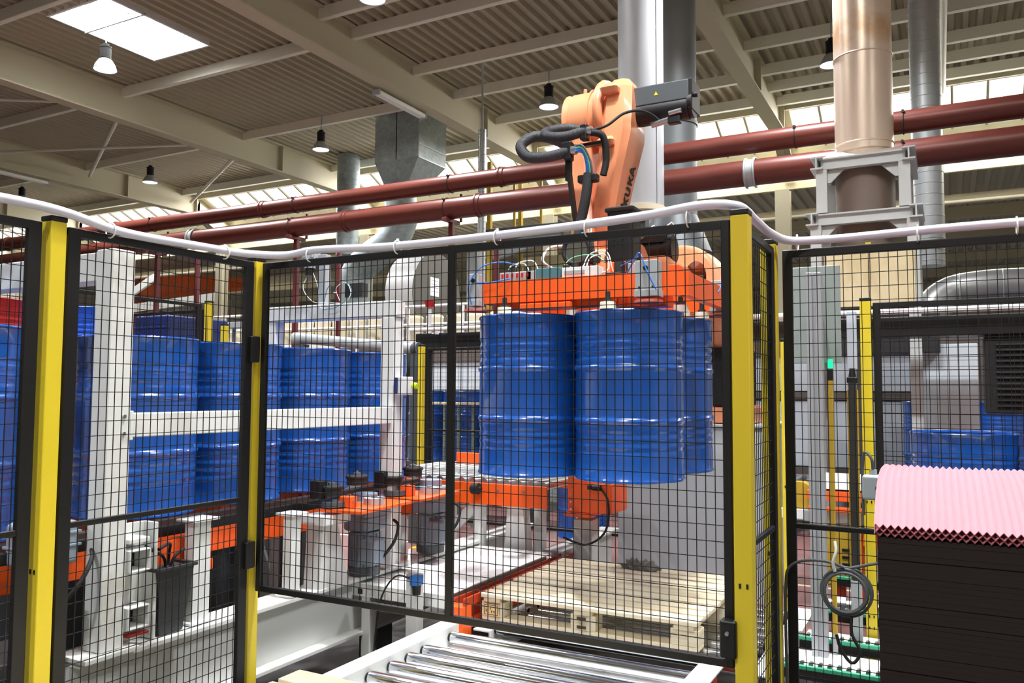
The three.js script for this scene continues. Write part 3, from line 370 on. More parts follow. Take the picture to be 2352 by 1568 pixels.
  const em = part('elbow_motor', [rb(.36, .13, .2, -1.56, 3.49, -5.0, .01)], m.greyDark, o); part('motor_body', [cy(.075, .34, -1.56, 3.39, -4.97, 'x', .075, 24), cy(.085, .03, -1.38, 3.41, -4.98, 'x'), rb(.03, .2, .19, -1.375, 3.46, -5.0, .008)], m.black, em); part('connector', [rod([-1.62, 3.29, -4.9], [-1.5, 3.31, -4.9], .02), rod([-1.5, 3.34, -4.88], [-1.42, 3.35, -4.88], .016)], m.steel, em); part('plug', rb(.08, .05, .05, -1.47, 3.3, -4.9, .008), m.black, em); part('knob', cy(.016, .03, -1.35, 3.46, -4.95, 'x'), m.black, em);
  { const tri = new THREE.Shape([new THREE.Vector2(-.014, -.011), new THREE.Vector2(.014, -.011), new THREE.Vector2(0, .014)]); part('warning_label', new THREE.ExtrudeGeometry(tri, { depth: .001, bevelEnabled: false }).translate(-1.59, 3.49, -4.899), M(0xe0d020, .5), em); }
  // hoses and cables
  const hs = (name, pts, r, mt2, seg = 60) => part(name, tube(pts, r, seg, 12), mt2, o);
  hs('hose', [[-1.95, 3.225, -4.63], [-2.1, 3.2, -4.6], [-2.22, 3.225, -4.61], [-2.25, 3.275, -4.68], [-2.17, 3.315, -4.78], [-2.06, 3.31, -4.86], [-1.98, 3.3, -4.95]], .031, m.hose); hs('hose', [[-2.06, 3.1, -4.6], [-2.2, 3.08, -4.58], [-2.34, 3.1, -4.58], [-2.41, 3.19, -4.62], [-2.36, 3.265, -4.7], [-2.24, 3.25, -4.76], [-2.12, 3.17, -4.86], [-2.05, 3.1, -4.95]], .034, m.hose);
  for (const [pts, rr] of [[[[-1.95, 3.225, -4.63], [-2.1, 3.2, -4.6], [-2.22, 3.225, -4.61], [-2.25, 3.275, -4.68], [-2.17, 3.315, -4.78], [-2.06, 3.31, -4.86], [-1.98, 3.3, -4.95]], .031], [[[-2.06, 3.1, -4.6], [-2.2, 3.08, -4.58], [-2.34, 3.1, -4.58], [-2.41, 3.19, -4.62], [-2.36, 3.265, -4.7], [-2.24, 3.25, -4.76], [-2.12, 3.17, -4.86], [-2.05, 3.1, -4.95]], .034]]) { const c = new THREE.CatmullRomCurve3(pts.map((p) => V(...p))), gs = []; for (let i = 1; i < 90; i++) { const g = new THREE.TorusGeometry(rr, .0022, 5, 14), q = new THREE.Quaternion().setFromUnitVectors(V(0, 0, 1), c.getTangentAt(i / 90)); g.applyQuaternion(q).translate(...c.getPointAt(i / 90).toArray()); gs.push(g); } part('hose_rib', gs, m.hose, o, 'stuff'); }
  part('hose_clamp', [rb(.05, .1, .06, -1.965, 3.215, -4.63, .01), rb(.05, .12, .06, -2.06, 3.1, -4.6, .01), rb(.22, .02, .05, -1.97, 3.15, -4.68), rb(.04, .16, .03, -2.07, 3.0, -4.62), rb(.13, .05, .06, -1.94, 2.92, -4.63, .01), bar([-2.07, 3.0, -4.62], [-1.995, 2.45, -4.62], .045, .02)], m.black, o);
  part('gland', [cy(.026, .03, -1.925, 3.22, -4.62, 'x'), cy(.028, .03, -2.02, 3.1, -4.59, 'x')], m.steel, o);
  hs('sleeve', [[-1.935, 2.95, -4.62], [-1.95, 2.8, -4.61], [-1.985, 2.62, -4.6], [-1.985, 2.46, -4.55], [-1.93, 2.36, -4.5]], .032, m.rubber); hs('cable', [[-1.92, 3.22, -4.62], [-1.83, 3.25, -4.66], [-1.74, 3.33, -4.72], [-1.66, 3.36, -4.8], [-1.6, 3.34, -4.87], [-1.56, 3.3, -4.9]], .009, m.rubber); hs('cable', [[-1.92, 3.21, -4.62], [-1.86, 3.19, -4.66], [-1.85, 3.05, -4.7], [-1.87, 2.95, -4.7]], .022, m.rubber);
  [[0, m.cableBlue], [.014, m.cableGreen], [.028, m.cableGrey], [-.012, m.cableBlue]].forEach(([e, mt2]) => hs('cable', [[-2.01, 3.1 + e * .8, -4.58], [-1.96, 3.09 + e, -4.58 + e * .3], [-1.935 + e * .6, 3.02 + e * .4, -4.6], [-1.935 + e, 2.93, -4.62]], .0075, mt2, 24));
  // wrist
  part('wrist_arm', [rod([-1.84, 2.4, -4.24], [-1.84, 2.38, -4.52], .05)], m.dark, o); part('wrist', [cy(.1, .16, -1.85, 2.36, -4.56, 'x', .1, 28), cy(.08, .14, -1.78, 2.27, -4.45, 'y', .09, 28)], m.robot, o); const wr = part('wrist_ring', torus(.08, .016, -1.84, 2.4, -4.22, 'z', 36), m.rubber, o); part('gauge', cy(.066, .03, -1.84, 2.4, -4.23, 'z', .066, 32), m.chrome, wr);
  part('wrist_motor', [rb(.16, .36, .16, -1.66, 2.5, -4.5, .02), rb(.18, .03, .18, -1.66, 2.66, -4.5, .01), cy(.02, .03, -1.66, 2.69, -4.5)], m.black, o);
  hs('cable', [[-1.9, 2.5, -4.4], [-1.86, 2.52, -4.36], [-1.84, 2.42, -4.34], [-1.84, 2.3, -4.34]], .012, m.cableBlue, 24); hs('cable', [[-1.88, 2.52, -4.42], [-1.82, 2.5, -4.36], [-1.79, 2.4, -4.34], [-1.78, 2.28, -4.34]], .012, m.rubber, 24);
}
{
  const o = thing('drum_gripper', 'bright orange four-drum gripper frame with pads and valve blocks', 'gripper'); const y0 = 2.148, H = .12;
  const beam = (a, b) => part('beam', bar([a[0], y0, a[1]], [b[0], y0, b[1]], .05, H), m.orange, o);
  beam([-2.28, -3.97], [-1.45, -3.97]); beam([-1.46, -3.97], [-1.16, -4.04]); beam([-1.165, -4.02], [-1.165, -4.93]); beam([-2.275, -3.95], [-2.275, -4.93]); beam([-2.29, -4.92], [-1.15, -4.92]);
  part('centre_plate', [rb(.5, .03, .5, -1.78, 2.2, -4.45), rb(.9, .08, .1, -1.74, 2.14, -4.45), rb(.1, .08, .9, -1.74, 2.14, -4.45)], m.orange, o); part('motor_block', rb(.2, .14, .2, -1.66, 2.28, -4.5, .01), m.orange, o); part('side_box', rb(.05, .07, .1, -1.26, 2.235, -4.2), m.orange, o);
  part('underframe', [rb(.7, .05, .08, -1.9, 2.08, -4.05), rb(.26, .06, .14, -1.4, 2.075, -4.12), rb(.3, .03, .12, -1.9, 2.06, -3.98)], m.orange, o);
  for (const [x, z] of [[-2.13, -3.9], [-1.52, -3.88], [-1.235, -4.2], [-1.235, -4.62], [-1.3, -4.46], [-1.86, -4.2]]) { const p = part('rim_pad', cy(.042, .036, x, 2.039, z, 'y', .039, 24), m.pad, o); part('stem', [cy(.013, .06, x, 2.08, z), cy(.022, .014, x, 2.064, z)], m.dark, p); }
  for (const [x, z, w] of [[-2.325, -3.93, .06], [-1.31, -3.9, .115], [-1.18, -4.8, .08], [-2.3, -4.9, .08]]) { const c = part('lift_cylinder', [rb(w, .16, .08, x, 2.175, z, .004), rb(w + .01, .035, .09, x, 2.09, z, .003)], m.grey, o); part('magnet_disc', cy(.075, .014, x, 2.05, z, 'y', .07, 28), m.padRed, c); part('fitting', [cy(.012, .012, x, 2.215, z + .045, 'z'), cy(.004, .01, x - w * .3, 2.12, z + .042, 'z'), cy(.004, .01, x + w * .3, 2.12, z + .042, 'z')], m.black, c); }
  part('rail', rb(.64, .012, .08, -1.9, 2.206, -4.0), m.dark, o); const vb = part('valve_block', rb(.2, .05, .07, -2.1, 2.235, -4.0), m.grey, o); for (let i = 0; i < 6; i++) part('red_tag', rb(.014, .022, .004, -2.18 + i * .031, 2.24, -3.963, .001), m.ledRed, vb); for (let i = 0; i < 6; i++) part('tube_fitting', cy(.008, .03, -2.18 + i * .031, 2.272, -4.0, 'y', .008, 8), m.dark, vb);
  part('terminal_block', rb(.15, .06, .07, -1.9, 2.24, -4.0), m.teal, o); const wb = part('bus_module', [rb(.21, .055, .08, -1.71, 2.235, -4.0)], m.whitePlain, o); part('window', rb(.12, .02, .004, -1.74, 2.235, -3.958, .001), m.grey, wb); part('end_module', rb(.06, .05, .07, -2.005, 2.235, -4.0), m.grey, o);
  for (const g of [cy(.03, .08, -1.53, 2.25, -4.08), rb(.12, .04, .08, -1.53, 2.21, -4.06), cy(.018, .1, -1.47, 2.25, -4.06), cy(.02, .07, -1.82, 2.28, -4.15), cy(.02, .06, -1.86, 2.27, -4.12)]) part('regulator', g, m.dark, o); part('bracket', rb(.04, .14, .02, -1.44, 2.2, -4.02), m.grey, o);
  const hz = (pts, mt2, r = .0038) => part('air_line', tube(pts, r, 30, 6), mt2, o);
  hz([[-2.33, 2.08, -3.88], [-2.34, 2.18, -3.86], [-2.28, 2.29, -3.9], [-2.18, 2.32, -3.97], [-2.1, 2.3, -4]], m.cableBlue); hz([[-2.3, 2.2, -3.88], [-2.22, 2.2, -3.9], [-2.12, 2.22, -3.94]], m.cableBlue); hz([[-1.25, 2.1, -3.84], [-1.3, 2.2, -3.84], [-1.34, 2.29, -3.86], [-1.42, 2.28, -3.98], [-1.5, 2.26, -4.02]], m.cableBlue); hz([[-1.47, 2.2, -4.0], [-1.42, 2.26, -3.97], [-1.36, 2.29, -3.9]], m.cableBlue); hz([[-1.14, 2.24, -4.74], [-1.1, 2.24, -4.6], [-1.11, 2.15, -4.5]], m.cableBlue);
  hz([[-2.16, 2.28, -4], [-2.16, 2.31, -4.04], [-2.1, 2.32, -4.06], [-2.04, 2.27, -4.02]], m.cableWhite); hz([[-2.12, 2.28, -4], [-2.12, 2.32, -4.04], [-2.04, 2.33, -4.06], [-1.98, 2.26, -4.02]], m.cableWhite); hz([[-1.7, 2.26, -4.02], [-1.68, 2.32, -4.04], [-1.6, 2.33, -4.05], [-1.58, 2.25, -4.04], [-1.64, 2.22, -4.0]], m.cableWhite, .0038); hz([[-1.72, 2.26, -4.02], [-1.69, 2.34, -4.05], [-1.6, 2.35, -4.06], [-1.56, 2.24, -4.06]], m.cableWhite, .0038); hz([[-2.0, 2.3, -4.3], [-2.07, 2.36, -4.25], [-2.05, 2.44, -4.3], [-1.98, 2.46, -4.36]], m.cableWhite, .009); hz([[-1.9, 2.25, -4.1], [-1.84, 2.34, -4.14], [-1.7, 2.35, -4.14], [-1.62, 2.3, -4.1]], m.cableGreen);
}
// ---------------------------------------------------------------- overhead pipes, ducts, flue
function bigPipe(y, z, r, label, joints) { const o = thing('overhead_pipe', label, 'pipe', [0, y, z]); part('pipe', cy(r, 39, -13.8, 0, 0, 'x', r, 40), m.pipe, o); for (const x of joints) part('flange', [cy(r + .02, .02, x, 0, 0, 'x', r + .02, 32), cy(r + .01, .06, x + .04, 0, 0, 'x', r + .01, 32)], m.pipe, o); return o; }
const pA = bigPipe(4.485, -9.5, .122, 'upper of two long red-brown overhead pipes', [-9.6, -5.25, -13.2, -16.5]), pB = bigPipe(4.135, -9.5, .15, 'lower of two long red-brown overhead pipes, slightly thicker', [-7.9, -5.6]);
for (const [p, xs, r] of [[pA, [-8.9, -6.05, -2.0 + .55, -.35, -12.2], .122], [pB, [-8.95, -6.1, -.36, -12.1], .15]]) for (const x of xs) part('clamp', [torus(r + .004, .006, x, 0, 0, 'x', 28), cy(.016, .05, x, r * .75, r * .75, 'z')], m.dark, p);
for (const [x] of [[-11.15], [-1.95]]) part('joint_band', [torus(.165, .014, x - .05, 0, 0, 'x', 32), torus(.165, .014, x + .05, 0, 0, 'x', 32), cy(.158, .09, x, 0, 0, 'x', .158, 32)], m.galvPlain, pB);
for (const [x, l] of [[-8.9, 'beside the camera sensor'], [-6.05, 'beside the fan housing'], [-12.1, 'behind the far portal'], [-15.5, 'near the red drum']]) { const o = thing('pipe_stand', 'dark red pipe stand ' + l, 'stand', [x, 0, -9.5]); part('post', rb(.07, 3.98, .07, 0, 1.99, -.02), M(0x6e2c30, .5), o); part('post', rb(.06, 3.9, .06, .45, 1.95, -.5), M(0x6e2c30, .5), o); part('saddle', rb(.08, .05, .36, 0, 3.96, 0), M(0x6e2c30, .5), o); part('upper_arm', rb(.03, .4, .03, .06, 4.17, -.17), M(0x6e2c30, .5), o); }
{ const o = thing('vertical_duct', 'wide smooth grey exhaust duct in front of the red pipes', 'duct', [-2.935, 0, -8.5]); part('duct', cy(.25, 4.35, 0, 5.74, 0, 'y', .25, 48), M(0xb9bdc2, .5, .1), o); part('collar', cy(.262, .06, 0, 3.59, 0, 'y', .262, 48), m.cream, o); part('seam', bx(.012, 4.3, .012, .22, 5.75, .12), M(0xa9adb2, .5), o); part('support', rb(.14, 3.5, .14, 0, 1.77, 0), m.greyDark, o); }
{ const o = thing('vertical_duct', 'dark grey duct behind the red pipes beside the wide smooth duct', 'duct', [-3.2, 0, -10.6]); part('duct', cy(.31, 4.0, 0, 5.91, 0, 'y', .31, 40), M(0x6f7476, .5, .3), o); part('collar', cy(.325, .05, 0, 5.2, 0, 'y', .325, 40), M(0x6f7476, .5, .3), o); part('hood', cy(.5, .5, 0, 3.7, 0, 'y', .31, 32), M(0x5e6365, .5, .3), o); part('leg', rb(.1, 3.5, .1, 0, 1.75, .45), m.greyDark, o); }
{ const o = thing('flue', 'heat-stained steel flue rising through the roof', 'flue', [-.67, 0, -8.6]); part('upper_pipe', cy(.268, 3.97, 0, 5.935, 0, 'y', .268, 48), m.flue, o); for (const y of [4.9, 4.02]) part('seam_ring', torus(.269, .008, 0, y, 0), m.flue, o); part('cone', cy(.24, .14, 0, 3.94, 0, 'y', .262, 40), m.flue, o); part('lower_pipe', cy(.27, .9, 0, 3.3, 0, 'y', .27, 48), m.flueBrown, o); }
{ const o = thing('flue_tower', 'pale grey bolted steel frame around the flue', 'frame', [-.665, 0, -8.6]); const fm = M(0xccd0d0, .5);
  for (const [y, w] of [[3.8, .8], [3.26, .9]]) { part('crossbeam', ibeam(w - .06, .08, .11, .014, 'x').translate(0, y - .055, .33), fm, o); part('crossbeam', ibeam(w - .06, .08, .11, .014, 'x').translate(0, y - .055, -.33), fm, o); for (const s of [-1, 1]) part('beam_end', [ibeam(.86, .11, .12, .014).translate(s * w / 2, y - .06, 0)], fm, o); }
  for (const [s, y0, y1, e] of [[-1, 3.32, 3.74, .36], [1, 3.32, 3.74, .36], [-1, 0, 3.2, .42], [1, 0, 3.2, .42]]) for (const z of [.33, -.33]) part('leg', rb(.1, y1 - y0, .1, s * e, (y0 + y1) / 2, z), fm, o);
  for (const s of [-1, 1]) for (const [y, e] of [[3.74, .36], [3.2, .42]]) part('gusset', loft([[[s * (e - .05), y, .3], [s * (e - .2), y, .3], [s * (e - .2), y, .32], [s * (e - .05), y, .32]], [[s * (e - .05), y - .12, .3], [s * (e - .08), y - .12, .3], [s * (e - .08), y - .12, .32], [s * (e - .05), y - .12, .32]]]), fm, o);
  part('top_plate', [loft([[[-.4, 3.86, .3], [.4, 3.86, .3], [.4, 3.86, -.3], [-.4, 3.86, -.3]], [[-.27, 3.94, .2], [.4, 3.92, .2], [.4, 3.92, -.2], [-.27, 3.94, -.2]]])], M(0xc4beb0, .5), o); }
{ const o = thing('plywood_cover', 'pale plywood box below the stained flue', 'box', [-.62, 2.4, -8.36]); part('panel', rb(.37, .57, .02, -.19, .285, .19, .002), m.ply, o); part('panel', rb(.37, .57, .02, .19, .285, .19, .002), m.ply, o); part('side', rb(.02, .57, .4, .375, .285, 0, .002), m.ply, o); part('side', rb(.02, .57, .4, -.375, .285, 0, .002), m.ply, o); part('yellow_tag', rb(.05, .02, .01, 0, .585, .2), m.yellow, o); }
{ const o = thing('oven_body', 'dark machine body carrying the plywood box', 'machine', [-.65, 0, -8.6]); part('body', rb(1.2, .42, .7, 0, 2.18, 0), m.dark, o); for (const x of [-.56, .56]) part('leg', rb(.08, 1.97, .08, x, .985, -.2), m.frameBrown, o); }
{ // galvanized hopper, elbow duct and fan
  const o = thing('extract_hopper', 'galvanized rectangular hopper duct hanging from the roof', 'duct'); const q = (x0, x1, y, z0, z1) => [[x0, y, z0], [x1, y, z0], [x1, y, z1], [x0, y, z1]];
  part('box', loft([q(-11.28, -10.09, 6.72, -14.5, -15.6), q(-11.28, -10.09, 7.9, -14.5, -15.6)]), m.galv, o); part('funnel', loft([q(-11.0, -10.72, 5.85, -14.75, -15.1), q(-11.28, -10.09, 6.72, -14.5, -15.6)]), m.galv, o); part('seam', [b2(-11.29, -10.08, 7.0, 7.03, -14.51, -15.61), b2(-11.29, -10.08, 6.7, 6.73, -14.51, -15.61), b2(-10.7, -10.68, 6.72, 7.9, -14.51, -14.5)], m.galvPlain, o);
  part('elbow', tube([[-10.85, 6.0, -14.9], [-10.83, 5.4, -14.9], [-11.05, 4.98, -14.85], [-11.6, 4.62, -14.8], [-11.98, 4.3, -14.8], [-12.05, 3.8, -14.8], [-12.05, 2.6, -14.8]], .36, 40, 28), m.galv, o); for (const [x, y, z] of [[-10.83, 5.45, -14.9]]) part('band', torus(.365, .012, x, y, z), m.galvPlain, o); part('elbow_support', rb(.3, 2.6, .3, -12.05, 1.3, -14.8), m.greyDark, o); }
{ const o = thing('fan_housing', 'round galvanized fan housing behind the white handrail', 'fan', [-9.03, 3.45, -13.2]); part('drum', cy(.82, .62, 0, 0, 0, 'x', .82, 56), M(0xc2c4c4, .45, .2), o); part('side_plate', cy(.825, .012, .32, 0, 0, 'x', .825, 56), M(0x56534c, .6), o); part('notice', rb(.004, .36, .3, .33, .15, .1), m.whitePlain, o); part('label_lines', Array.from({ length: 4 }, (_, i) => bx(.002, .014, .24, .333, .06 + i * .07, .1)), m.grey, o); part('stand', [rb(.7, 2.6, .1, 0, -2.05, .5), rb(.7, 2.6, .1, 0, -2.05, -.5)], m.greyDark, o); }
const spiral = (x, z, r, y0, y1, label, mat = m.galvPlain) => { const o = thing('spiral_duct', label, 'duct', [x, 0, z]); part('duct', cy(r, y1 - y0, 0, (y0 + y1) / 2, 0, 'y', r, 28), mat, o); const gs = []; for (let y = y0 + .06; y < y1; y += .14) gs.push(torus(r, .005, 0, y, 0, 'y', 24)); part('rib', gs, mat, o, 'stuff'); if (y1 < 7) part('hanger', rod([0, y1 - .1, 0], [0, 7.93, 0], .02), mat, o); return o; };
spiral(-7.6, -13, .075, 2.6, 6.5, 'thin galvanized spiral duct beside the raised panel stile'); spiral(-.16, -11.5, .18, 3.2, 7.91, 'galvanized spiral duct behind the chimney frame'); spiral(-14.1, -17, .3, 5.2, 7.91, 'short grey duct through the roof beside the galvanized hopper', m.galv);
{ const o = thing('horizontal_duct', 'fat bent galvanized duct above the black housing', 'duct'); part('duct', tube([[-.2, 2.35, -11.3], [-.14, 2.66, -11.4], [.05, 2.84, -11.5], [.4, 2.9, -11.5], [1.2, 2.9, -11.5], [5, 2.9, -11.5]], .21, 60, 28), M(0x9b9c9a, .35, .6), o); part('band', [torus(.215, .008, .62, 2.9, -11.5, 'x'), torus(.215, .008, .16, 2.87, -11.5, 'x')], m.galvPlain, o); part('support', rb(.1, 2.72, .1, 1.6, 1.36, -11.5), m.greyDark, o); part('plenum', rb(.6, .7, .5, -.3, 2.0, -11.3), m.greyDark, o); part('plenum_leg', rb(.3, 1.65, .3, -.3, .825, -11.3), m.greyDark, o); }

// ---------------------------------------------------------------- stack of pink corrugated sheets beside the camera
{
  const o = thing('sheet_stack', 'tall bowed stack of pink corrugated sheets with dark brown cut edges', 'stack', [0, 0, 0]);
  const x0 = -.104, x1 = 1.0, z0 = -1.36, L = 1.02, bow = (s) => .058 * Math.sin(Math.PI * Math.min(1, s / .75)) - (s > .75 ? .25 * (s - .75) * (s - .75) : 0), pitch = .0104, nz = 36;
  const sheet = (dy, ph, amp) => { const pos = [], nx = Math.round((x1 - x0) / pitch) * 4; const pt = (i, k) => { const s = k / nz * L; return [x0 + i * pitch / 4 - .012 * Math.sin(Math.PI * Math.min(1, s / .75)) * Math.max(0, 1 - i / 60), 1.4 + dy + bow(s) + [0, amp, 0, -amp][(i + 2 * ph) % 4], z0 - s]; };
    for (let i = 0; i < nx; i++) for (let k = 0; k < nz; k++) { const a = pt(i, k), b = pt(i + 1, k), c = pt(i + 1, k + 1), d = pt(i, k + 1); pos.push(...a, ...b, ...c, ...a, ...c, ...d); }
    const g = new THREE.BufferGeometry(); g.setAttribute('position', new THREE.Float32BufferAttribute(pos, 3)); g.computeVertexNormals(); const q = g.clone(); q.translate(0, -.0012, 0); const p = q.attributes.position; for (let i = 0; i < p.count; i += 3) { const ax = p.getX(i + 1), ay = p.getY(i + 1), az = p.getZ(i + 1); p.setXYZ(i + 1, p.getX(i + 2), p.getY(i + 2), p.getZ(i + 2)); p.setXYZ(i + 2, ax, ay, az); } q.computeVertexNormals(); return merge([g, q]); };
  const pk = M(0xd58d97, .75, 0, { side: THREE.DoubleSide });
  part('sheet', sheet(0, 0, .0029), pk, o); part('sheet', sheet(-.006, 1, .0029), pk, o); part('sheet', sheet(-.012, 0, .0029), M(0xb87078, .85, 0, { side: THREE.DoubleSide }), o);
  // the sheets below, seen as a mass of fine dark edges: thin layers, each slightly out of line
  const lay = []; for (let i = 0; i < 168; i++) { const y = 1.383 - i * .0081, j = (rnd() - .5) * .002; const prof = []; for (let k = 0; k <= 12; k++) prof.push([z0 - .003 + j - k / 12 * (L - .02), y + bow(k / 12 * L)]); for (let k = 12; k >= 0; k--) prof.push([z0 - .003 + j - k / 12 * (L - .02), y + bow(k / 12 * L) - .0078]); lay.push(new THREE.ExtrudeGeometry(new THREE.Shape(prof.map((q) => new THREE.Vector2(-q[0], q[1]))), { depth: x1 - x0 - .01, bevelEnabled: false }).rotateY(Math.PI / 2).translate(x0 + .004 + j * .4, 0, 0)); }
  part('layers', lay, m.brownEdge, o, 'stuff'); part('skid', rb(1.0, .03, .9, .45, .016, -1.85), woods[1], o);
}
// ---------------------------------------------------------------- beyond the fence on the other side of the robot
{ const o = thing('profile_column', 'grey aluminium profile column with a flat grey plate behind it', 'column', [-.58, 0, -4.3]); const am = M(0xa9abb0, .4, .3); part('profile', [rb(.03, 2.2, .06, -.022, 1.1, 0), rb(.03, 2.2, .06, .022, 1.1, 0), rb(.05, 2.2, .04, 0, 1.1, 0)], am, o); part('plate', rb(.24, .5, .012, -.01, 2.0, -.12), M(0x8f9894, .5), o); part('arm', rb(.04, .04, .12, 0, 2.0, -.06), am, o); part('foot', rb(.14, .012, .14, 0, .007, 0), am, o); }
{ const o = thing('light_curtain', 'slim yellow light curtain with a green lamp', 'sensor', [-.518, 0, -4.36]); part('strip', rb(.022, 1.25, .03, 0, 1.04, 0), m.yellowDull, o); part('head', rb(.024, .06, .032, 0, 1.69, 0), m.black, o); part('signal_lamp', cy(.014, .045, 0, 1.745, 0, 'y', .012), m.ledGreen, o); part('leg', rb(.022, .42, .03, 0, .21, 0), m.grey, o); }
{ const o = thing('light_curtain', 'dark sensor strip with yellow flanks below a pale profile', 'sensor', [-.43, 0, -4.5]); part('strip', rb(.035, 1.0, .04, 0, 1.16, .005), m.dark, o); part('flank', rb(.008, .95, .03, -.022, 1.14, 0), m.yellowDull, o); part('flank', rb(.008, .95, .03, .022, 1.14, 0), m.yellowDull, o); part('cap', [rb(.05, .03, .05, 0, 1.665, 0), cy(.02, .05, 0, 1.7, 0, 'y', .012)], m.black, o); part('profile', rb(.045, .3, .04, 0, 1.87, -.02), M(0xccd2de, .4), o); part('foot', rb(.05, .66, .05, 0, .33, 0), m.grey, o); }
post(-.385, -4.8, 'tall yellow fence post behind the grey junction box', 0, 2.1);
post(-.89, -5.3, 'thin yellow post beside the grey profile column', 0, 1.92);
panel([-.35, -4.82], [1.6, -4.82], .15, 2.09, 'black mesh panel in front of the black machine housing', { fw: .035, rails: [1.1], hp: .05, vp: .05 });
{ const o = thing('junction_box', 'pale grey junction box with a round black knob on the fence', 'box', [-.225, 1.275, -3.1]); part('body', rb(.09, .085, .06, 0, 0, 0, .01), M(0xaab4bc, .5), o); part('knob', cy(.014, .012, .012, 0, .034, 'z', .014, 20), m.black, o); part('cable', tube([[-.01, .04, .0], [-.015, .1, .01], [-.035, .12, 0], [-.045, .06, -.01], [-.045, -.1, -.02]], .005, 30, 6), m.cableGrey, o); part('gland', cy(.012, .02, -.01, .05, 0), m.grey, o); }
{ const o = thing('cable_coil', 'coiled dark grey cable hanging on the fence', 'cable', [-.335, .905, -3.115]); for (let i = 0; i < 6; i++) part('loop', torus(.083 - i * .003, .0048, (rnd() - .5) * .014, (rnd() - .5) * .016, (i - 2.5) * .006, 'z', 40), m.cableGrey, o); part('tail', tube([[0, .085, .01], [-.06, .1, .01], [-.15, .09, .005], [-.19, .06, 0], [-.2, 0, 0], [-.2, -.4, 0]], .0055, 40, 6), m.cableGrey, o); part('tail', tube([[.02, .085, .01], [.07, .1, .01], [.12, .12, 0], [.12, .3, 0]], .0055, 30, 6), m.cableGrey, o); part('plug', tube([[.02, -.08, .01], [.02, -.14, .01], [.045, -.2, .01], [.02, -.24, .01], [-.015, -.2, .01], [-.03, -.15, .01]], .006, 30, 6), m.rubber, o); part('tie', tube([[-.03, .07, .02], [-.035, .1, .025], [-.025, .14, .02], [-.03, .17, .0]], .006, 16, 6), m.cableWhite, o); }
{ const o = thing('chain_conveyor', 'low white chain conveyor with green guide strips', 'conveyor'); const x0 = -.7, x1 = 1.4; for (const z of [-3.95, -4.42, -5.02, -5.95]) { part('guide_strip', rb(x1 - x0, .02, .02, (x0 + x1) / 2, .36, z), m.green, o); part('chain_rail', rb(x1 - x0, .05, .05, (x0 + x1) / 2, .325, z - .04), m.dark, o); const gs = []; for (let x = x0; x < x1; x += .04) gs.push(cy(.011, .03, x, .365, z - .045, 'z', .011, 8)); part('chain', gs, m.steel, o, 'stuff'); } for (const [a, b] of [[-4.05, -4.36], [-4.52, -4.74]]) part('deck_plate', rb(x1 - x0, .008, b - a < 0 ? a - b : b - a, (x0 + x1) / 2, .315, (a + b) / 2), m.plate, o); part('shaft', [cy(.025, x1 - x0, (x0 + x1) / 2, .33, -5.35, 'x'), cy(.045, .06, -.6, .33, -5.35, 'x'), cy(.045, .06, -.2, .33, -5.35, 'x')], m.steel, o); for (const x of [-.8, .6]) for (const z of [-4, -5.9]) part('leg', rb(.06, .3, .06, x, .15, z - .04), m.greyDark, o); }
{ const o = thing('transfer_car', 'white-topped orange transfer carriage with a yellow drive housing', 'machine', [-.6, 0, -6.4]); part('tray', loft([oct(0, .92, 0, .3, .2, .05), oct(0, 1.0, 0, .28, .18, .05)]), m.whiteGloss, o); part('frame', [rb(.62, .07, .4, 0, .87, 0), rb(.7, .03, .06, .05, .78, .2)], m.orange, o); part('rail', [rb(1.1, .07, .05, 0, .72, .12)], m.whiteGloss, o); for (const x of [-.28, .02]) part('clamp', rb(.12, .08, .08, x, .72, .14), m.grey, o); part('housing', [rb(.18, .42, .16, -.12, .45, .1, .02), cy(.11, .12, -.38, .84, .05, 'z', .11, 28)], m.yellowDull, o); part('grille', Array.from({ length: 4 }, (_, i) => rb(.05, .02, .01, -.06, .5 - i * .05, .185)), m.black, o); part('crossbar', rb(.3, .1, .06, .2, .58, .12), m.orange, o); part('strut', [rb(.06, .3, .05, -.1, .15, .1), rb(.06, .6, .05, .05, .3, .1)], m.orangeDark, o); }
for (const [x, l] of [[.075, 'blue steel drum standing right behind the pink stack'], [.67, 'second blue steel drum behind the pink stack']]) drum([x, .49, -5.6], l, 'drums behind the pink stack');
{ const o = thing('drum_platform', 'low grey platform under the drums behind the pink stack', 'platform', [.4, 0, -5.62]); part('deck', rb(1.3, .06, .7, 0, .455, 0), m.greyDark, o); for (const x of [-.6, .6]) for (const z of [-.3, .3]) part('leg', rb(.06, .42, .06, x, .21, z), m.greyDark, o); }
for (const [x, l] of [[-.16, 'distant blue drum in front of the white cabinet'], [.5, 'distant blue drum beside the black louvred housing'], [1.15, 'distant blue drum at the end of the black housing']]) drum([x, .63, -10.0], l, 'distant drums on the roller line');
{ const o = thing('roller_line', 'distant grey roller line under the far drums', 'conveyor', [-.6, 0, -10]); part('side', rb(5, .1, .03, 0, .57, .35), m.grey, o); part('side', rb(5, .1, .03, 0, .57, -.35), m.grey, o); for (let i = 0; i < 34; i++) part('roller', cy(.03, .66, -2.4 + i * .145, .6, 0, 'z', .03, 12), m.steel, o); for (const x of [-2.2, 0, 2.2]) part('leg', rb(.07, .52, .6, x, .26, 0), m.greyDark, o); }
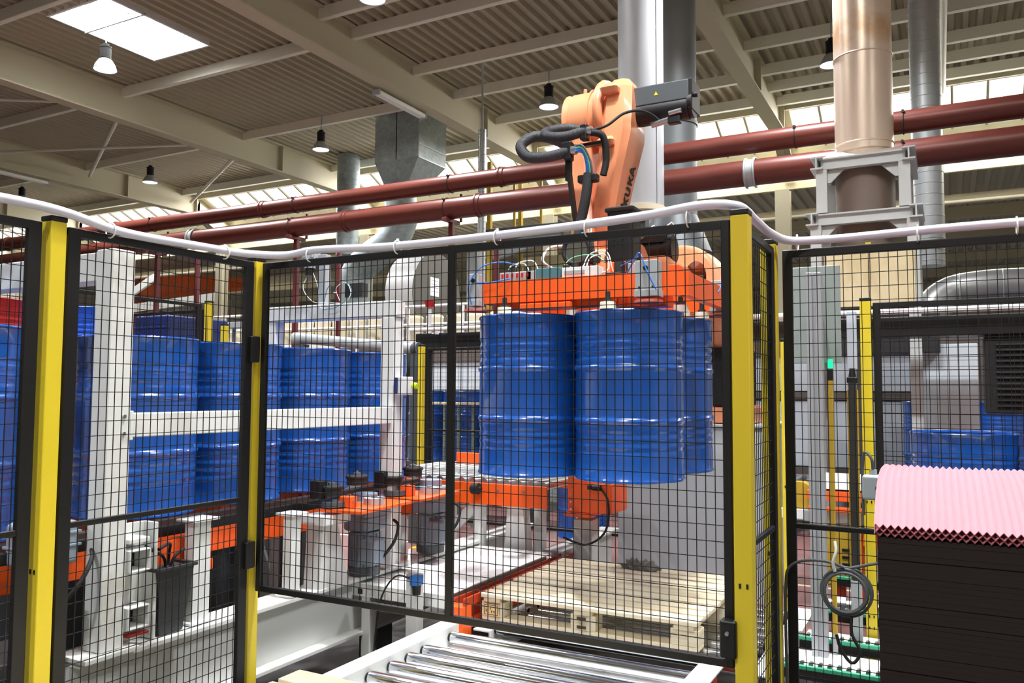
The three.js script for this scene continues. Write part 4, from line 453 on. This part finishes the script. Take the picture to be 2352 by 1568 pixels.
{ const o = thing('machine_housing', 'long black machine housing with louvres behind the mesh', 'machine', [0, 0, -7.75]); part('top_beam', rb(7.2, .17, .3, -1.7, 2.16, 0, .01), m.black, o); const gs = []; part('cabinet', rb(1.5, .62, .4, 1.02, 1.75, -.1, .01), m.blackMatte, o); for (let i = 0; i < 12; i++) part('louvre', rb(1.3, .012, .02, 1.0, 1.5 + i * .045, .11, .002), m.dark, o); part('post', rb(.05, 2.08, .05, -5.2, 1.04, 0), m.black, o); part('post', rb(.05, 2.08, .05, -2.9, 1.04, 0), m.black, o); part('post', rb(.1, 2.08, .1, 1.7, 1.04, 0), m.black, o); part('arm', bar([-4.4, 1.5, .02], [-3.6, 2.0, .02], .06, .06), m.grey, o); part('red_panel', rb(.6, .3, .02, .9, 1.85, .112), M(0x54201c, .6), o); }
{ const o = thing('handrail', 'white tubular rail above the black housing', 'rail', [0, 0, -7.5]); part('tube', cy(.025, 7.2, -1.7, 2.28, 0, 'x', .025, 16), m.whiteGloss, o); for (const x of [-5, -3, -1, 1]) part('bracket', rb(.03, .07, .2, x, 2.26, -.1), m.whiteGloss, o); }
{ const o = thing('white_cabinet', 'plain white cabinet between the far drums', 'cabinet', [.02, 0, -8.6]); part('body', rb(.45, 2.0, .4, 0, 1.05, 0, .01), m.paleSheet, o); part('seam', rb(.452, .01, .402, 0, 1.9, 0), m.grey, o); part('plinth', rb(.42, .05, .36, 0, .026, 0), m.greyDark, o); }
{ const o = thing('glazed_enclosure', 'pale sheeted machine enclosure with brown-grey frames', 'enclosure', [0, 0, -10.65]); for (let i = 0; i < 6; i++) for (const [y0, y1] of [[.7, 1.5], [1.62, 2.08]]) part('sheet', rb(1.2, y1 - y0, .02, -6.6 + i * 1.26, (y0 + y1) / 2, 0), m.paleSheet, o); for (let i = 0; i < 7; i++) part('post', rb(.07, 2.5, .07, -7.23 + i * 1.26, 1.25, .02), m.frameBrown, o); for (const y of [.64, 1.56, 2.1]) part('rail', rb(7.6, .09, .06, -3.45, y, .02), m.frameBrown, o); part('header', rb(7.6, .35, .3, -3.45, 2.32, -.1), m.frameBrown, o); part('back', rb(7.6, 2.3, .02, -3.45, 1.2, -.25), m.grey, o); }
// ---------------------------------------------------------------- background behind the drum row
post(-4.8, -7.0, 'yellow fence post between black stiles behind the switch box', 0, 2.06);
panel([-4.75, -7.0], [-2.6, -7.0], .3, 2.04, 'background black mesh panel behind the roller table', { fw: .035, rails: [1.2], vp: .05 });
for (const [x, z, l] of [[-5.95, -8.9, 'background blue drum beside the far yellow post'], [-5.35, -8.8, 'background blue drum behind the green rack'], [-4.7, -8.9, 'background blue drum partly behind the hanging drums']]) drum([x, .72, z], l, 'background drums');
{ const o = thing('drum_platform', 'background grey stand under the blue drums', 'platform', [-5.3, 0, -8.85]); part('deck', rb(2.0, .06, .7, 0, .69, 0), m.greyDark, o); for (const x of [-.9, .9]) part('leg', rb(.08, .66, .6, x, .33, 0), m.greyDark, o); }
drum([-3.6, 0, -8.45], 'blue steel drum standing on the reddish floor', undefined);
{ const o = thing('stillage_rack', 'green-grey tubular rack in front of the background drums', 'rack', [-5.15, 0, -8.3]); part('top_rail', rb(.8, .03, .04, 0, 1.45, 0), m.cream, o); for (const x of [-.38, -.2, 0, .2, .38]) part('bar', rb(.03, 1.44, .03, x, .72, 0), M(0x6f7d70, .5), o); }
{ // elevated line of cream canisters with white handrails
  const o = thing('elevated_track', 'white handrailed elevated track carrying cream canisters', 'track', [0, 0, -12.1]); part('deck', rb(12, .08, .6, -9.4, 2.34, 0), m.greyDark, o); for (const y of [3.06, 2.74]) part('rail', cy(.025, 12, -9.4, y, .45, 'x', .025, 10), m.whiteGloss, o); for (let i = 0; i < 11; i++) part('stanchion', rb(.04, .8, .04, -15 + i * 1.12, 2.68, .45), m.whiteGloss, o); for (const x of [-15, -11.5, -8, -4]) part('leg', rb(.12, 2.3, .12, x, 1.15, 0), m.white, o); part('kick_plate', rb(12, .1, .02, -9.4, 2.42, .45), m.whiteGloss, o);
  const can = lathe([[0, 0], [.15, 0], [.16, .02], [.15, .04], [.15, .16], [.165, .18], [.15, .2], [.15, .33], [.165, .35], [.15, .37], [.15, .5], [.16, .53], [.13, .56], [0, .56]], 20);
  for (let i = 0; i < 24; i++) { const x = -14.9 + i * .43; const c = thing('canister', 'ribbed cream canister on the elevated track', 'canister', [x, 2.382, -12.1], 0, 'cream canisters'); part('body', can, m.cream, c); part('lid', cy(.12, .03, 0, .575, 0, 'y', .11, 16), m.creamDark, c); }
}
{ const o = thing('control_cabinet', 'cream box cabinet at the end of the canister track', 'cabinet', [-4.75, 2.382, -12.1]); part('body', rb(.7, .6, .4, .35, .3, 0, .02), m.cream, o); part('door', rb(.6, .5, .01, .35, .3, .206), m.cream, o); }
{ const o = thing('warning_beacon', 'red mushroom button on a white pole', 'button', [-6.42, 0, -9.55]); part('pole', cy(.025, 2.75, 0, 1.375, 0, 'y', .025, 12), m.whiteGloss, o); part('mushroom', cy(.06, .08, 0, 2.82, 0, 'y', .08, 20), m.ledRed, o); }
{ const o = thing('swing_arm', 'pale swing arm with a round end cap', 'arm', [0, 0, -7.2]); part('tube', rod([-6.6, 2.2, 0], [-5.05, 2.05, 0], .06), m.grey, o); part('end_cap', cy(.07, .06, -5.0, 2.05, 0, 'x', .07), m.greyDark, o); part('post', rb(.1, 2.0, .1, -5.0, 1.0, 0), m.greyDark, o); part('tail', cy(.08, .2, -6.62, 2.2, 0, 'x', .05), m.grey, o); part('stand', rb(.1, 2.13, .1, -6.6, 1.065, 0), m.greyDark, o); }
post(-6.75, -7.1, 'short yellow post with a black cap below the pale swing arm', 0, 2.04);
{ const o = thing('filling_head', 'group of vertical steel filling rods above a chrome manifold', 'machine', [-6.7, 0, -6.4]); for (let i = 0; i < 4; i++) part('rod', cy(.02, .36, -.3 + i * .14, 2.12, 0, 'y', .02, 10), m.steel, o); part('manifold', rb(1.1, .08, .2, 0, 1.92, 0), m.chrome, o); part('crosshead', rb(.7, .06, .16, -.1, 2.3, 0), m.grey, o); part('stand', rb(.8, 1.88, .2, 0, .94, -.2), m.greyDark, o); }
// side fence and stock behind the infeed
panel([-6.0, -5.2], [-6.0, -2.6], .15, 2.38, 'background black mesh fence behind the drum row', { fw: .05, rails: [1.2], hp: .06, vp: .06 });
panel([-6.0, -5.26], [-7.8, -5.26], .15, 2.34, 'background black mesh fence turning away behind the drum row', { fw: .05, hp: .06, vp: .06 });
post(-5.98, -5.27, 'yellow post of the background fence with a black cap', 0, 2.4); post(-6.35, -5.8, 'short yellow post behind the background fence', 0, 2.24);
{ const o = thing('stock_rack', 'grey rack holding barrels behind the background fence', 'rack', [-6.95, 0, -4.15]); part('shelf', rb(.9, .05, 2.1, 0, 1.42, 0), m.greyDark, o); for (const z of [-1, 0, 1]) for (const x of [-.4, .4]) part('upright', rb(.06, 1.4, .06, x, .7, z), m.greyDark, o); }
drum([-6.85, 1.446, -4.72], 'bright blue plastic barrel on the background rack', undefined, m.bluePlastic); drum([-6.9, 1.446, -3.8], 'red steel drum behind the first blue drum', undefined, m.redDrum);
{ const o = thing('storage_crate', 'dark blue ribbed storage crate on the background rack', 'crate', [-6.9, 1.446, -5.75]); part('body', rb(.5, .88, .75, 0, .44, 0, .02), m.blueDark, o); for (let i = 0; i < 5; i++) part('rib', rb(.51, .02, .76, 0, .12 + i * .16, 0), m.blueDark, o); }
{ const o = thing('crate_stand', 'grey steel stand under the dark blue crate', 'stand', [-6.9, 0, -5.75]); part('deck', rb(.6, .04, .8, 0, 1.425, 0), m.greyDark, o); for (const x of [-.26, .26]) for (const z of [-.36, .36]) part('leg', rb(.05, 1.41, .05, x, .705, z), m.greyDark, o); }
{ const o = thing('jib_crane', 'bright orange crane girder in the annex', 'crane', [0, 0, -21.8]); part('girder', loft([[[-28.5, 6.15, .15], [-28.5, 6.15, -.15], [-28.5, 5.2, -.15], [-28.5, 5.2, .15]], [[-26.5, 6.15, .15], [-26.5, 6.15, -.15], [-26.5, 5.3, -.15], [-26.5, 5.3, .15]], [[-22.9, 5.7, .15], [-22.9, 5.7, -.15], [-22.9, 5.35, -.15], [-22.9, 5.35, .15]]]), M(0xff6a14, .5), o); part('flange', bar([-28.5, 5.2, 0], [-22.9, 5.35, 0], .5, .04), M(0xff6a14, .5), o); part('hook_block', rb(.3, .25, .2, -24.8, 5.0, 0), m.dark, o); part('column', rb(.4, 6.2, .4, -28.7, 3.1, 0), m.orangeDark, o); }
{ const o = thing('steel_brace', 'white diagonal brace in the far annex', 'brace'); part('strut', bar([-24.9, 5.6, -19.505], [-29.8, 3.6, -19.505], .1, .26), m.whitePlain, o); part('tie', bar([-29, 4.4, -19.505], [-21.3, 4.75, -19.505], .1, .3), m.whitePlain, o); }
{ // yellow access tower beside the hopper
  const o = thing('access_tower', 'yellow railed access platform behind the red pipes', 'platform', [-9.6, 0, -16.8]); for (const [x, z] of [[0, 0], [2.2, 0], [0, -1.6], [2.2, -1.6]]) part('post', rb(.1, x ? 5.6 : 7.1, .1, x, x ? 2.8 : 3.55, z), m.yellowDull, o); part('deck', rb(2.6, .1, 1.8, 1.1, 5.4, -.8), m.greyDark, o); for (const y of [6.1, 6.5]) part('rail', rb(2.3, .05, .05, 1.1, y, .05), m.yellowDull, o); for (const x of [.7, 1.4, 2.2]) part('stanchion', rb(.05, 1.1, .05, x, 5.95, .05), m.yellowDull, o); part('grey_frame', [bar([0, 4.9, -.2], [1.8, 5.3, -.2], .15, .3), rb(.3, 5.3, .3, -1.0, 2.65, -1)], m.grey, o); part('panel', rb(1.6, 1.8, .04, 1.2, 4.0, -1.0), m.fascia, o); part('ladder', [rb(.06, 5.4, .06, 3.4, 2.7, -.5), rb(.06, 5.4, .06, 3.9, 2.7, -.5), ...Array.from({ length: 14 }, (_, i) => rb(.5, .03, .03, 3.65, .4 + i * .36, -.5))], m.yellowDull, o); part('box', rb(2.2, .7, .3, 2.8, 4.9, -1.4), m.cream, o); }
{ const o = thing('mezzanine', 'pale mezzanine wall with beams far behind the fan', 'mezzanine', [0, 0, -24]); part('wall', rb(24, 2.4, .2, -18, 3.4, 0), m.wall, o); part('beam', rb(24, .3, .3, -18, 4.7, .1), m.girder, o); part('beam', rb(24, .25, .3, -18, 2.3, .1), m.girder, o); for (let i = 0; i < 5; i++) part('post', rb(.3, 2.2, .3, -29 + i * 5.6, 1.1, 0), m.girder, o); part('orange_band', rb(3.2, .3, .05, -16, 3.1, .14), M(0xd0602a, .6), o); }
for (const [x, z, l] of [[-9.6, -23, 'small annex lamp near the yellow ladder'], [-13.5, -29, 'small annex lamp behind the canister track'], [-22, -26, 'small annex lamp behind the portal beam'], [-27, -24.5, 'small annex lamp beside the orange crane'], [-2.2, -26, 'small annex lamp behind the stained flue'], [-5.5, -34, 'small annex lamp deep in the annex'], [3.2, -30, 'small annex lamp behind the spiral duct']]) highBay([x, 5.6, z], l, 'annex lamps', true);
renderer.render(scene, camera);
